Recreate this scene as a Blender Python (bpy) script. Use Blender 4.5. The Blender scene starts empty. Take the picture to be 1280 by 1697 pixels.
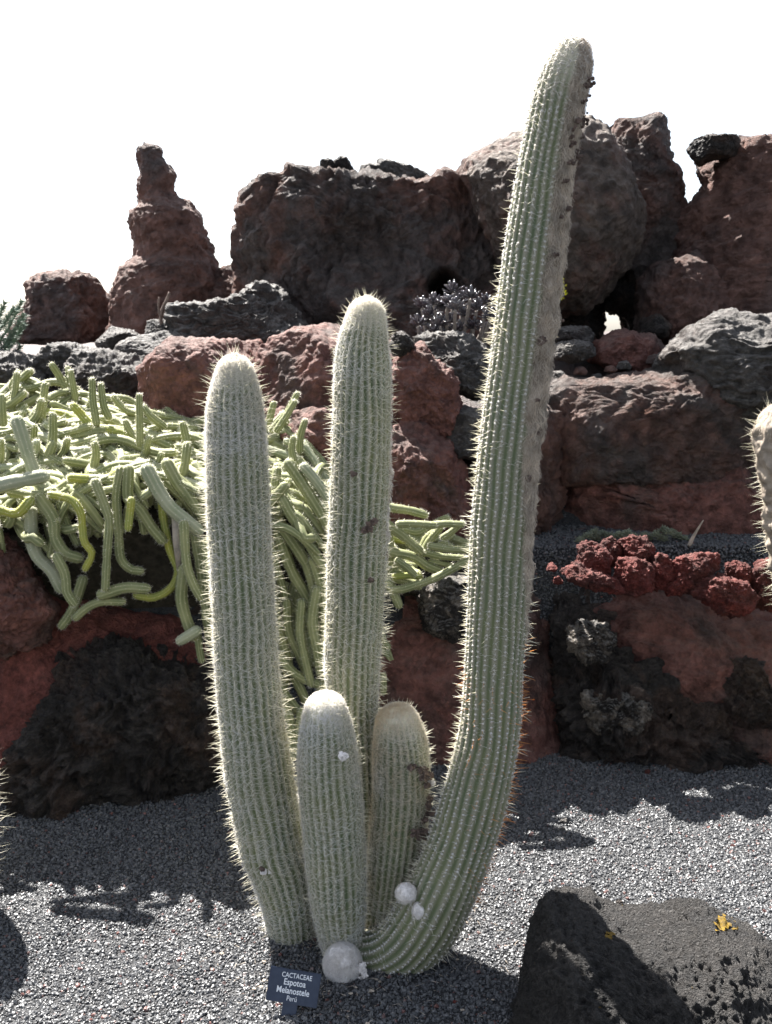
import bpy, bmesh, math, random
import numpy as np
from mathutils import Vector, Matrix

RNG = np.random.default_rng(7)
random.seed(7)
scene = bpy.context.scene
COL = scene.collection

# ------------------------------------------------------------------ camera
F_PX, CX, CY, W_PX, H_PX = 1500.0, 640.0, 848.5, 1280.0, 1697.0
PITCH = math.radians(11.3)
CAM_H = 1.5
cam_d = bpy.data.cameras.new('camera')
cam = bpy.data.objects.new('camera', cam_d)
COL.objects.link(cam)
cam.location = (0, 0, CAM_H)
cam.rotation_euler = (math.radians(90) - PITCH, 0, 0)
cam_d.sensor_fit = 'VERTICAL'
cam_d.sensor_height = 24.0
cam_d.lens = 24.0 * F_PX / H_PX
cam_d.clip_start = 0.05
cam_d.clip_end = 2000
cam_d.dof.use_dof = True
cam_d.dof.focus_distance = 2.1
cam_d.dof.aperture_fstop = 5.6
scene.camera = cam

# ------------------------------------------------------------------ sky, sun, exposure
SUN_EL, SUN_AZ = math.radians(52.5), math.radians(-33)      # azimuth from +Y, negative = left
sun_dir = Vector((math.sin(SUN_AZ) * math.cos(SUN_EL), math.cos(SUN_AZ) * math.cos(SUN_EL), math.sin(SUN_EL)))
world = bpy.data.worlds.new('World')
scene.world = world
world.use_nodes = True
wn = world.node_tree
bg = wn.nodes['Background']
sky = wn.nodes.new('ShaderNodeTexSky')
sky.sky_type = 'NISHITA'
sky.sun_disc = False
sky.sun_elevation = SUN_EL
sky.sun_rotation = SUN_AZ
sky.altitude = 50
sky.air_density = 1.0
sky.dust_density = 1.5
sky.ozone_density = 1.0
haze = wn.nodes.new('ShaderNodeHueSaturation')      # thin bright overcast veil: a whiter sky
haze.inputs['Saturation'].default_value = 0.5
wn.links.new(sky.outputs[0], haze.inputs['Color'])
wn.links.new(haze.outputs[0], bg.inputs[0])
bg.inputs[1].default_value = 0.055
sun_d = bpy.data.lights.new('sun', 'SUN')
sun_d.energy = 5.0
sun_d.angle = math.radians(0.5)
sun_d.color = (1.0, 0.965, 0.915)
sun = bpy.data.objects.new('sun', sun_d)
COL.objects.link(sun)
sun.rotation_euler = sun_dir.to_track_quat('Z', 'Y').to_euler()
sun.location = sun_dir * 20
scene.view_settings.view_transform = 'Standard'
scene.view_settings.look = 'None'
scene.view_settings.gamma = 1
scene.view_settings.use_curve_mapping = False
scene.view_settings.exposure = 2.25
scene.cycles.max_bounces = 6
scene.cycles.transparent_max_bounces = 8

# ------------------------------------------------------------------ where things stand
def P(px, py, Y):
    """the point at distance Y along the view axis' ground direction"""
    dx = (px - CX) / F_PX
    dy = (CY - py) / F_PX
    ry = math.cos(PITCH) + dy * math.sin(PITCH)
    rz = -math.sin(PITCH) + dy * math.cos(PITCH)
    t = Y / ry
    return np.array([dx * t, Y, CAM_H + rz * t])

def depth(py, Y):
    return Y / (math.cos(PITCH) + (CY - py) / F_PX * math.sin(PITCH))

def G(px, py, z=0.0):
    dx = (px - CX) / F_PX
    dy = (CY - py) / F_PX
    ry = math.cos(PITCH) + dy * math.sin(PITCH)
    rz = -math.sin(PITCH) + dy * math.cos(PITCH)
    t = (z - CAM_H) / rz
    return np.array([dx * t, ry * t, z])

# ------------------------------------------------------------------ noise
_perm = np.random.default_rng(3).permutation(256).astype(np.int64)
_perm = np.concatenate([_perm, _perm, _perm])
_g = np.random.default_rng(4).normal(size=(256, 3))
_g /= np.linalg.norm(_g, axis=1)[:, None]
_cellr = np.random.default_rng(5).random((256, 3))

def _hash(i, j, k):
    return _perm[(_perm[(_perm[i & 255] + j) & 255] + k) & 255]

def perlin(p):
    pi = np.floor(p).astype(np.int64)
    f = p - pi
    u = f * f * f * (f * (f * 6 - 15) + 10)
    r = 0
    for a in (0, 1):
        for b in (0, 1):
            for c in (0, 1):
                g = _g[_hash(pi[:, 0] + a, pi[:, 1] + b, pi[:, 2] + c)]
                d = g[:, 0] * (f[:, 0] - a) + g[:, 1] * (f[:, 1] - b) + g[:, 2] * (f[:, 2] - c)
                w = (u[:, 0] if a else 1 - u[:, 0]) * (u[:, 1] if b else 1 - u[:, 1]) * (u[:, 2] if c else 1 - u[:, 2])
                r = r + w * d
    return r * 1.6

def fbm(p, o=4, gain=0.5):
    r, a = 0, 1.0
    for i in range(o):
        r = r + a * perlin(p * (2.03 ** i) + 17.3 * i)
        a *= gain
    return r

def ridged(p, o=4, gain=0.55):
    r, a = 0, 1.0
    for i in range(o):
        r = r + a * (1 - np.abs(perlin(p * (2.1 ** i) + 9.1 * i)) * 2)
        a *= gain
    return r

def billow(p, o=4, gain=0.5):
    r, a = 0, 1.0
    for i in range(o):
        r = r + a * (np.abs(perlin(p * (2.1 ** i) + 5.7 * i)) * 2 - 0.5)
        a *= gain
    return r

def worley(p):
    pi = np.floor(p).astype(np.int64)
    f1 = np.full(len(p), 9.0)
    f2 = np.full(len(p), 9.0)
    for a in (-1, 0, 1):
        for b in (-1, 0, 1):
            for c in (-1, 0, 1):
                q = pi + np.array([a, b, c])
                h = _hash(q[:, 0], q[:, 1], q[:, 2])
                d = np.linalg.norm(q + _cellr[h] - p, axis=1)
                f2 = np.where(d < f1, f1, np.minimum(f2, d))
                f1 = np.minimum(f1, d)
    return f1, f2

# ------------------------------------------------------------------ meshes
def mkmesh(name, V, faces, mats=(), smooth=True, fmat=None, attrs=None):
    """faces: one array or a list of arrays of equal-sized polygons"""
    if not isinstance(faces, (list, tuple)):
        faces = [faces]
    faces = [np.asarray(f, dtype=np.int32) for f in faces if len(f)]
    me = bpy.data.meshes.new(name)
    V = np.asarray(V, dtype=np.float32)
    me.vertices.add(len(V))
    me.vertices.foreach_set('co', V.ravel())
    idx = np.concatenate([f.ravel() for f in faces])
    tot = np.concatenate([np.full(len(f), f.shape[1], dtype=np.int32) for f in faces])
    st = np.concatenate([[0], np.cumsum(tot)[:-1]]).astype(np.int32)
    me.loops.add(len(idx))
    me.loops.foreach_set('vertex_index', idx)
    me.polygons.add(len(tot))
    me.polygons.foreach_set('loop_start', st)
    for m in (mats if isinstance(mats, (list, tuple)) else [mats]):
        me.materials.append(m)
    if fmat is not None:
        me.polygons.foreach_set('material_index', np.asarray(fmat, dtype=np.int32))
    me.polygons.foreach_set('use_smooth', np.full(len(tot), bool(smooth)))
    if attrs:
        for k, a in attrs.items():
            at = me.attributes.new(k, 'FLOAT', 'POINT')
            at.data.foreach_set('value', np.asarray(a, dtype=np.float32))
    me.update(calc_edges=True)
    return me

def link(name, me, parent=None, loc=None):
    o = bpy.data.objects.new(name, me)
    COL.objects.link(o)
    if parent is not None:
        o.parent = parent
    if loc is not None:
        o.location = loc
    return o

def tag(o, label=None, cat=None, group=None, kind=None):
    if label: o['label'] = label
    if cat: o['category'] = cat
    if group: o['group'] = group
    if kind: o['kind'] = kind
    return o

def thing(name, label, cat, loc=(0, 0, 0), group=None):
    o = bpy.data.objects.new(name, None)
    COL.objects.link(o)
    o.empty_display_size = 0.1
    o.location = loc
    return tag(o, label, cat, group)

def part(name, V, faces, mat, parent, origin=None, smooth=True, **kw):
    """mesh with world coordinates V, put under a parent (an unrotated empty or mesh)"""
    V = np.asarray(V, dtype=float)
    wp = np.zeros(3)
    q = parent
    while q is not None:
        wp = wp + np.array(q.location)
        q = q.parent
    if origin is None:
        origin = V.mean(0)
    origin = np.asarray(origin, dtype=float)
    me = mkmesh(name, V - origin, faces, mat, smooth, **kw)
    return link(name, me, parent, origin - wp)

def vnormals(V, F):
    a, b, c = V[F[:, 0]], V[F[:, 1]], V[F[:, 2]]
    fn = np.cross(b - a, c - a)
    N = np.zeros_like(V)
    for k in range(F.shape[1]):
        for ax in range(3):
            N[:, ax] += np.bincount(F[:, k], fn[:, ax], len(V))
    return N / (np.linalg.norm(N, axis=1)[:, None] + 1e-12)

_ico = {}
def ico(n):
    if n not in _ico:
        bm = bmesh.new()
        bmesh.ops.create_icosphere(bm, subdivisions=n, radius=1)
        V = np.array([v.co[:] for v in bm.verts])
        Fc = np.array([[v.index for v in f.verts] for f in bm.faces])
        bm.free()
        _ico[n] = (V, Fc)
    return _ico[n]

_sph = {}
def sph(n):
    """even sphere from a cube of n x n faces, denser on the -Y side"""
    if n in _sph: return _sph[n]
    a = np.tan(np.linspace(-1, 1, n + 1) * math.pi / 4)
    A, B = np.meshgrid(a, a)
    A, B = A.ravel(), B.ravel(); O = np.ones_like(A)
    Vs, Fs = [], []
    i = np.arange(n)[:, None] * (n + 1) + np.arange(n)[None]
    q = np.stack([i, i + 1, i + n + 2, i + n + 1], -1).reshape(-1, 4)
    for k, (x, y, z) in enumerate([(O, A, B), (-O, -A, B), (-A, O, B), (A, -O, B), (-B, A, O), (B, A, -O)]):
        Vs.append(np.stack([x, y, z], 1)); Fs.append(q + k * (n + 1) ** 2)
    V = np.vstack(Vs); Q = np.vstack(Fs)
    V /= np.linalg.norm(V, axis=1)[:, None]
    key = np.round(V * 1e6).astype(np.int64)
    _, first, inv = np.unique(key, axis=0, return_index=True, return_inverse=True)
    V = V[first]; Q = inv.reshape(-1)[Q]
    T = np.vstack([Q[:, [0, 1, 2]], Q[:, [0, 2, 3]]])
    c = V[T].mean(1); fn = np.cross(V[T[:, 1]] - V[T[:, 0]], V[T[:, 2]] - V[T[:, 0]])
    flip = (c * fn).sum(1) < 0
    T[flip] = T[flip][:, ::-1]
    ph = np.arccos(np.clip(-V[:, 1], -1, 1)); ph2 = math.pi * (ph / math.pi) ** 1.35
    r = np.hypot(V[:, 0], V[:, 2]) + 1e-12
    V = np.stack([V[:, 0] / r * np.sin(ph2), -np.cos(ph2), V[:, 2] / r * np.sin(ph2)], 1)
    _sph[n] = (V, T)
    return _sph[n]

def catmull(pts, n):
    pts = np.asarray(pts, dtype=float)
    if len(pts) == 2:
        t = np.linspace(0, 1, n)[:, None]
        return pts[0] * (1 - t) + pts[1] * t
    q = np.vstack([2 * pts[0] - pts[1], pts, 2 * pts[-1] - pts[-2]])
    m = len(pts) - 1
    t = np.linspace(0, m, n)
    i = np.minimum(t.astype(int), m - 1)
    u = (t - i)[:, None]
    p0, p1, p2, p3 = q[i], q[i + 1], q[i + 2], q[i + 3]
    return 0.5 * (2 * p1 + (p2 - p0) * u + (2 * p0 - 5 * p1 + 4 * p2 - p3) * u ** 2 + (3 * p1 - p0 - 3 * p2 + p3) * u ** 3)

def resample(pts, ds):
    """pts (N,k>=3): first three are position; even arc length"""
    fine = catmull(pts, max(60, len(pts) * 30))
    seg = np.linalg.norm(np.diff(fine[:, :3], axis=0), axis=1)
    s = np.concatenate([[0], np.cumsum(seg)])
    n = max(4, int(round(s[-1] / ds)) + 1)
    S = np.linspace(0, s[-1], n)
    return np.stack([np.interp(S, s, fine[:, k]) for k in range(fine.shape[1])], axis=1), S

def frames(C, ref=(0, -1, 0)):
    T = np.gradient(C, axis=0)
    T /= np.linalg.norm(T, axis=1)[:, None] + 1e-12
    N = np.zeros_like(T)
    n = np.array(ref, dtype=float)
    if abs(n @ T[0]) > 0.9:
        n = np.array([1.0, 0.2, 0.1])
    for i in range(len(T)):
        n = n - (n @ T[i]) * T[i]
        n /= np.linalg.norm(n)
        N[i] = n
    B = np.cross(T, N)           # upright stem with N to the camera: B points right
    return T, N, B

def tube(pts, radii, nseg=8, cap=True, ref=(0, -1, 0)):
    C = np.asarray(pts, dtype=float)
    R = np.asarray(radii, dtype=float)
    T, N, B = frames(C, ref)
    th = np.linspace(0, 2 * math.pi, nseg, endpoint=False)
    V = C[:, None] + R[:, None, None] * (np.cos(th)[None, :, None] * N[:, None] + np.sin(th)[None, :, None] * B[:, None])
    V = V.reshape(-1, 3)
    m = len(C)
    i = np.arange(m - 1)[:, None] * nseg
    j = np.arange(nseg)[None]
    j2 = (j + 1) % nseg
    Q = np.stack([i + j, i + j2, i + nseg + j2, i + nseg + j], axis=-1).reshape(-1, 4)
    Fs = [Q]
    if cap:
        V = np.vstack([V, C[0], C[-1]])
        a = m * nseg
        j = np.arange(nseg)
        j2 = (j + 1) % nseg
        Fs.append(np.stack([j2, j, np.full(nseg, a)], axis=-1))
        Fs.append(np.stack([(m - 1) * nseg + j, (m - 1) * nseg + j2, np.full(nseg, a + 1)], axis=-1))
    return V, Fs

def merge(items):
    """items: (V, [faces...]) -> one (V, faces by size)"""
    Vs, by, off = [], {}, 0
    for V, Fs in items:
        if not isinstance(Fs, (list, tuple)): Fs = [Fs]
        for f in Fs:
            by.setdefault(f.shape[1], []).append(f + off)
        Vs.append(V)
        off += len(V)
    return np.vstack(Vs), [np.vstack(v) for v in by.values()]

# ------------------------------------------------------------------ materials
def newmat(name):
    m = bpy.data.materials.new(name)
    m.use_nodes = True
    nt = m.node_tree
    return m, nt, nt.nodes['Principled BSDF'], nt.nodes['Material Output']

def nd(nt, kind, **kw):
    n = nt.nodes.new(kind)
    for k, v in kw.items():
        if k.startswith('_'):
            setattr(n, k[1:], v)
        else:
            n.inputs[k.replace('__', ' ')].default_value = v
    return n

def ramp(nt, src, p0, p1, c0=(0, 0, 0, 1), c1=(1, 1, 1, 1)):
    r = nt.nodes.new('ShaderNodeValToRGB')
    r.color_ramp.elements[0].position = p0
    r.color_ramp.elements[1].position = p1
    r.color_ramp.elements[0].color = c0
    r.color_ramp.elements[1].color = c1
    nt.links.new(src, r.inputs[0])
    return r.outputs[0]

def mixc(nt, fac, a, b, mode='MIX'):
    m = nt.nodes.new('ShaderNodeMix')
    m.data_type = 'RGBA'
    m.blend_type = mode
    for sock, v in ((0, fac), (6, a), (7, b)):
        if hasattr(v, 'is_linked') or hasattr(v, 'links'):
            nt.links.new(v, m.inputs[sock])
        elif isinstance(v, (int, float)):
            m.inputs[sock].default_value = v
        else:
            m.inputs[sock].default_value = (*v, 1) if len(v) == 3 else v
    return m.outputs[2]

def mth(nt, op, a, b=None, clamp=False):
    m = nt.nodes.new('ShaderNodeMath')
    m.operation = op
    m.use_clamp = clamp
    for i, v in enumerate((a, b)):
        if v is None: continue
        if isinstance(v, (int, float)): m.inputs[i].default_value = v
        else: nt.links.new(v, m.inputs[i])
    return m.outputs[0]

def rock_mat(name, main, second, crust, mixpos=0.5, s=1.0, crust_amt=0.5, rough=0.75, bump=0.01, grain=90.0, spec=0.3):
    """main / second: two stone colours in patches; crust: pale weathered skin on what faces up"""
    m, nt, bs, out = newmat(name)
    L = nt.links.new
    geo = nt.nodes.new('ShaderNodeNewGeometry')
    tc = nt.nodes.new('ShaderNodeTexCoord')
    big = nd(nt, 'ShaderNodeTexNoise', Scale=2.6 * s, Detail=6.0, Roughness=0.62, Distortion=0.6)
    mid = nd(nt, 'ShaderNodeTexNoise', Scale=16.0 * s, Detail=7.0, Roughness=0.65)
    fin = nd(nt, 'ShaderNodeTexNoise', Scale=grain * 1.6, Detail=4.0, Roughness=0.6)
    vor = nd(nt, 'ShaderNodeTexVoronoi', Scale=grain)
    for n in (big, mid, fin, vor):
        L(geo.outputs['Position'], n.inputs['Vector'])
    patch = ramp(nt, big.outputs[0], mixpos - 0.06, mixpos + 0.06)
    col = mixc(nt, patch, main, second)
    v1 = ramp(nt, mid.outputs[0], 0.3, 0.72, (0.45, 0.45, 0.45, 1), (1.6, 1.55, 1.5, 1))
    col = mixc(nt, 1.0, col, v1, 'MULTIPLY')
    v2 = ramp(nt, vor.outputs['Color'], 0.0, 1.0, (0.55, 0.55, 0.55, 1), (1.45, 1.45, 1.45, 1))
    col = mixc(nt, 0.6, col, v2, 'MULTIPLY')
    sep = nt.nodes.new('ShaderNodeSeparateXYZ')
    L(geo.outputs['Normal'], sep.inputs[0])
    up = mth(nt, 'ADD', sep.outputs[2], mth(nt, 'MULTIPLY', mth(nt, 'SUBTRACT', mid.outputs[0], 0.5), 1.8))
    upm = mth(nt, 'MULTIPLY', ramp(nt, up, 0.35, 0.95), crust_amt)
    pat = ramp(nt, fin.outputs[0], 0.35, 0.6)
    upm = mth(nt, 'MULTIPLY', upm, mth(nt, 'ADD', mth(nt, 'MULTIPLY', pat, 0.6), 0.4))
    col = mixc(nt, upm, col, crust)
    L(col, bs.inputs['Base Color'])
    bs.inputs['Roughness'].default_value = rough
    bs.inputs['Specular IOR Level'].default_value = spec
    crag = nd(nt, 'ShaderNodeTexNoise', Scale=7.0 * s, Detail=12.0, Roughness=0.72, Distortion=0.8)
    L(geo.outputs['Position'], crag.inputs['Vector'])
    cr = mth(nt, 'ABSOLUTE', mth(nt, 'SUBTRACT', crag.outputs[0], 0.5))
    h = mth(nt, 'ADD', mth(nt, 'MULTIPLY', mid.outputs[0], 1.2), mth(nt, 'MULTIPLY', fin.outputs[0], 0.35))
    h = mth(nt, 'ADD', h, mth(nt, 'MULTIPLY', cr, 3.0))
    h = mth(nt, 'ADD', h, mth(nt, 'MULTIPLY', vor.outputs['Distance'], 0.45))
    b = nd(nt, 'ShaderNodeBump', Strength=1.0, Distance=bump * 1.4)
    L(h, b.inputs['Height'])
    L(b.outputs[0], bs.inputs['Normal'])
    return m

M = {}
M['scoria'] = rock_mat('red_brown_scoria', (0.150, 0.066, 0.054), (0.085, 0.055, 0.048), (0.17, 0.12, 0.10), 0.56, 1.0, 0.45, grain=70)
M['scoria_far'] = rock_mat('weathered_red_lava', (0.205, 0.115, 0.094), (0.125, 0.096, 0.090), (0.16, 0.125, 0.11), 0.54, 0.6, 0.5, grain=28, bump=0.045)
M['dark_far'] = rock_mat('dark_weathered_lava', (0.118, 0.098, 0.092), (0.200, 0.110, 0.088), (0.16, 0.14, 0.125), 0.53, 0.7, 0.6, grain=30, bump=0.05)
M['brown_far'] = rock_mat('brown_nodular_lava', (0.15, 0.118, 0.10), (0.19, 0.11, 0.09), (0.30, 0.255, 0.22), 0.55, 0.7, 0.85, grain=30, bump=0.05)
M['red'] = rock_mat('bright_red_scoria', (0.135, 0.028, 0.023), (0.085, 0.024, 0.020), (0.22, 0.10, 0.085), 0.5, 2.0, 0.35, grain=110, bump=0.010)
M['redwall'] = rock_mat('rust_red_scoria_mortar', (0.185, 0.060, 0.048), (0.10, 0.040, 0.033), (0.22, 0.10, 0.08), 0.58, 2.0, 0.3, grain=120, bump=0.010)
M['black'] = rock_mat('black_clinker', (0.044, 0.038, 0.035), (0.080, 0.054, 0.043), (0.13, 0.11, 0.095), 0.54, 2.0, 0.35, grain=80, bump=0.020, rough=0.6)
M['grey'] = rock_mat('grey_ropy_lava', (0.092, 0.086, 0.082), (0.065, 0.054, 0.050), (0.21, 0.195, 0.18), 0.56, 1.5, 0.7, grain=60, bump=0.014, rough=0.65)
M['porous'] = rock_mat('porous_grey_basalt', (0.038, 0.034, 0.031), (0.022, 0.020, 0.019), (0.08, 0.078, 0.076), 0.55, 4.0, 0.12, grain=240, bump=0.020, rough=0.6, spec=0.5)
M['lichen_face'] = rock_mat('pale_crusted_lava', (0.040, 0.034, 0.031), (0.26, 0.22, 0.18), (0.38, 0.36, 0.33), 0.53, 5.0, 0.7, grain=90, bump=0.014)

def simple_mat(name, col, rough=0.6, spec=0.3, var=0.0, vscale=40.0, bump=0.0, trans=0.0, col2=None):
    m, nt, bs, out = newmat(name)
    L = nt.links.new
    bs.inputs['Roughness'].default_value = rough
    bs.inputs['Specular IOR Level'].default_value = spec
    geo = nt.nodes.new('ShaderNodeNewGeometry')
    n = nd(nt, 'ShaderNodeTexNoise', Scale=vscale, Detail=5.0, Roughness=0.6)
    L(geo.outputs['Position'], n.inputs['Vector'])
    c2 = col2 or tuple(min(1, c * (1 + var)) for c in col)
    c1 = col if col2 else tuple(c * (1 - var) for c in col)
    c = mixc(nt, ramp(nt, n.outputs[0], 0.35, 0.65), c1, c2)
    L(c, bs.inputs['Base Color'])
    if bump:
        b = nd(nt, 'ShaderNodeBump', Strength=0.8, Distance=bump)
        L(n.outputs[0], b.inputs['Height'])
        L(b.outputs[0], bs.inputs['Normal'])
    if trans:
        tr = nt.nodes.new('ShaderNodeBsdfTranslucent')
        L(c, tr.inputs[0])
        mx = nd(nt, 'ShaderNodeMixShader', Fac=trans)
        L(bs.outputs[0], mx.inputs[1]); L(tr.outputs[0], mx.inputs[2])
        L(mx.outputs[0], out.inputs[0])
    return m

M['wool'] = simple_mat('white_wool_hair', (0.73, 0.69, 0.62), 0.7, 0.2, 0.06, 5, trans=0.5, col2=(0.84, 0.83, 0.83))
M['wool_tan'] = simple_mat('tan_cephalium_wool', (0.58, 0.51, 0.43), 0.8, 0.1, 0.3, 30, trans=0.45)
M['wool_warm'] = simple_mat('straw_wool_hair', (0.66, 0.56, 0.42), 0.7, 0.2, 0.12, 9, trans=0.5, col2=(0.82, 0.79, 0.75))
M['spine'] = simple_mat('straw_spine', (0.88, 0.85, 0.74), 0.45, 0.4, 0.08, trans=0.55)
M['spine_amber'] = simple_mat('amber_spine', (0.75, 0.40, 0.14), 0.4, 0.5, 0.3, 25, trans=0.55)
M['remnant'] = simple_mat('dry_brown_remnant', (0.13, 0.095, 0.080), 0.8, 0.2, 0.5, 80, bump=0.003)
M['tuft'] = simple_mat('grey_woolly_bud', (0.70, 0.66, 0.64), 0.9, 0.1, 0.2, 120, bump=0.003)

def stem_mat(name, green, green2, crestc, ceph=(0.36, 0.30, 0.24)):
    """ribbed stem: skin green in the grooves, felt on the rib crests, wool at the tip"""
    m, nt, bs, out = newmat(name)
    L = nt.links.new
    geo = nt.nodes.new('ShaderNodeNewGeometry')
    n = nd(nt, 'ShaderNodeTexNoise', Scale=14.0, Detail=5.0)
    f = nd(nt, 'ShaderNodeTexNoise', Scale=420.0, Detail=3.0)
    L(geo.outputs['Position'], n.inputs['Vector']); L(geo.outputs['Position'], f.inputs['Vector'])
    def at(k):
        a = nt.nodes.new('ShaderNodeAttribute'); a.attribute_name = k
        return a.outputs['Fac']
    col = mixc(nt, ramp(nt, n.outputs[0], 0.38, 0.62), green, green2)
    cr = mth(nt, 'MULTIPLY', ramp(nt, at('crest'), 0.35, 0.95), ramp(nt, f.outputs[0], 0.3, 0.6, (0.45,) * 3 + (1,), (1,) * 4))
    col = mixc(nt, cr, col, crestc)
    col = mixc(nt, at('wool'), col, tuple(min(1, c * 1.9) for c in crestc))
    cephc = mixc(nt, ramp(nt, n.outputs[0], 0.42, 0.6), ceph, tuple(c * 0.55 for c in ceph))
    col = mixc(nt, at('ceph'), col, cephc)
    L(col, bs.inputs['Base Color'])
    bs.inputs['Roughness'].default_value = 0.6
    bs.inputs['Specular IOR Level'].default_value = 0.25
    b = nd(nt, 'ShaderNodeBump', Strength=0.5, Distance=0.002)
    L(f.outputs[0], b.inputs['Height']); L(b.outputs[0], bs.inputs['Normal'])
    return m
M['stem'] = stem_mat('woolly_stem_skin', (0.080, 0.112, 0.048), (0.125, 0.145, 0.062), (0.36, 0.34, 0.27))
M['stem_tall'] = stem_mat('tall_stem_skin', (0.090, 0.120, 0.060), (0.130, 0.150, 0.070), (0.29, 0.27, 0.21))
M['creep'] = stem_mat('creeping_stem_skin', (0.150, 0.170, 0.075), (0.230, 0.240, 0.115), (0.32, 0.32, 0.18))
M['creep_yellow'] = stem_mat('yellow_green_stem_skin', (0.30, 0.30, 0.05), (0.22, 0.26, 0.07), (0.38, 0.36, 0.12))
M['creep_pale'] = stem_mat('bleached_stem_skin', (0.22, 0.25, 0.15), (0.31, 0.32, 0.22), (0.38, 0.38, 0.27))
# ------------------------------------------------------------------ ground
def smooth01(t):
    t = np.clip(t, 0, 1)
    return t * t * (3 - 2 * t)

def terrain_h(x, y):
    right = np.interp(y, [3.24, 3.36, 3.70, 3.95, 4.4, 5.0, 400], [0, 0.69, 0.70, 1.15, 1.36, 1.42, 1.42])
    left = np.interp(y, [2.98, 3.15, 3.55, 3.9, 4.4, 5.0, 400], [0, 0.72, 1.08, 1.22, 1.36, 1.42, 1.42])
    w = smooth01((x + 0.05) / 0.35)
    h = right * w + left * (1 - w)
    return h

def axis(lo, hi, n, far, m):
    a = np.linspace(lo, hi, n)
    g = np.geomspace(1, far, m)
    st = (hi - lo) / (n - 1)
    return np.concatenate([lo - (g * st)[::-1], a, hi + g * st])

gx = axis(-3.0, 3.0, 121, 12000, 30)
gy = axis(0.5, 6.5, 161, 14000, 30)
X, Y_ = np.meshgrid(gx, gy)
Z = terrain_h(X, Y_)
near = (np.abs(X) < 6) & (Y_ < 9) & (Y_ > 0)
pts = np.stack([X.ravel(), Y_.ravel(), np.zeros(X.size)], 1)
nz = (fbm(pts * 1.4, 3) * 0.010 + fbm(pts * 6, 3) * 0.007).reshape(X.shape)
rough_up = np.clip(Z / 0.7, 0, 1) * fbm(pts * 3 + 5, 3).reshape(X.shape) * 0.02 * (Y_ > 3.7)
Z = Z + np.where(near, nz + rough_up, 0)
ny_, nx_ = X.shape
i = np.arange(ny_ - 1)[:, None] * nx_ + np.arange(nx_ - 1)[None]
Q = np.stack([i, i + 1, i + nx_ + 1, i + nx_], -1).reshape(-1, 4)

def ground_mat():
    m, nt, bs, out = newmat('black_volcanic_sand')
    L = nt.links.new
    geo = nt.nodes.new('ShaderNodeNewGeometry')
    v = nd(nt, 'ShaderNodeTexVoronoi', Scale=150.0)
    n = nd(nt, 'ShaderNodeTexNoise', Scale=5.0, Detail=6.0)
    L(geo.outputs['Position'], v.inputs['Vector']); L(geo.outputs['Position'], n.inputs['Vector'])
    c = mixc(nt, ramp(nt, v.outputs['Color'], 0.1, 0.9), (0.012, 0.013, 0.015), (0.035, 0.035, 0.037))
    sep = nt.nodes.new('ShaderNodeSeparateXYZ'); L(geo.outputs['Position'], sep.inputs[0])
    hi = ramp(nt, mth(nt, 'SUBTRACT', sep.outputs[2], 0.02), 0.76, 0.9)
    c = mixc(nt, hi, c, mixc(nt, ramp(nt, n.outputs[0], 0.4, 0.6), (0.09, 0.05, 0.042), (0.05, 0.042, 0.04)))
    L(c, bs.inputs['Base Color'])
    bs.inputs['Roughness'].default_value = 0.7
    b = nd(nt, 'ShaderNodeBump', Strength=1.0, Distance=0.006)
    L(v.outputs['Distance'], b.inputs['Height']); L(b.outputs[0], bs.inputs['Normal'])
    return m
M['ground'] = ground_mat()
ground = link('ground', mkmesh('ground', np.stack([X.ravel(), Y_.ravel(), Z.ravel()], 1), Q, M['ground']))
tag(ground, kind='structure')

# gravel grains: real grains scattered by geometry nodes over two patches
def pebble_mat():
    m, nt, bs, out = newmat('basalt_grit')
    L = nt.links.new
    oi = nt.nodes.new('ShaderNodeObjectInfo')
    r = nt.nodes.new('ShaderNodeValToRGB')
    L(oi.outputs['Random'], r.inputs[0])
    e = r.color_ramp.elements
    e[0].position = 0.0; e[0].color = (0.022, 0.024, 0.028, 1)
    e[1].position = 1.0; e[1].color = (0.13, 0.045, 0.035, 1)
    for p, c in ((0.40, (0.040, 0.042, 0.046, 1)), (0.85, (0.066, 0.068, 0.072, 1)), (0.968, (0.095, 0.095, 0.095, 1)), (0.982, (0.10, 0.038, 0.030, 1))):
        x = e.new(p); x.color = c
    L(r.outputs[0], bs.inputs['Base Color'])
    bs.inputs['Roughness'].default_value = 0.50
    bs.inputs['Specular IOR Level'].default_value = 1.0
    return m
M['pebble'] = pebble_mat()

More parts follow.
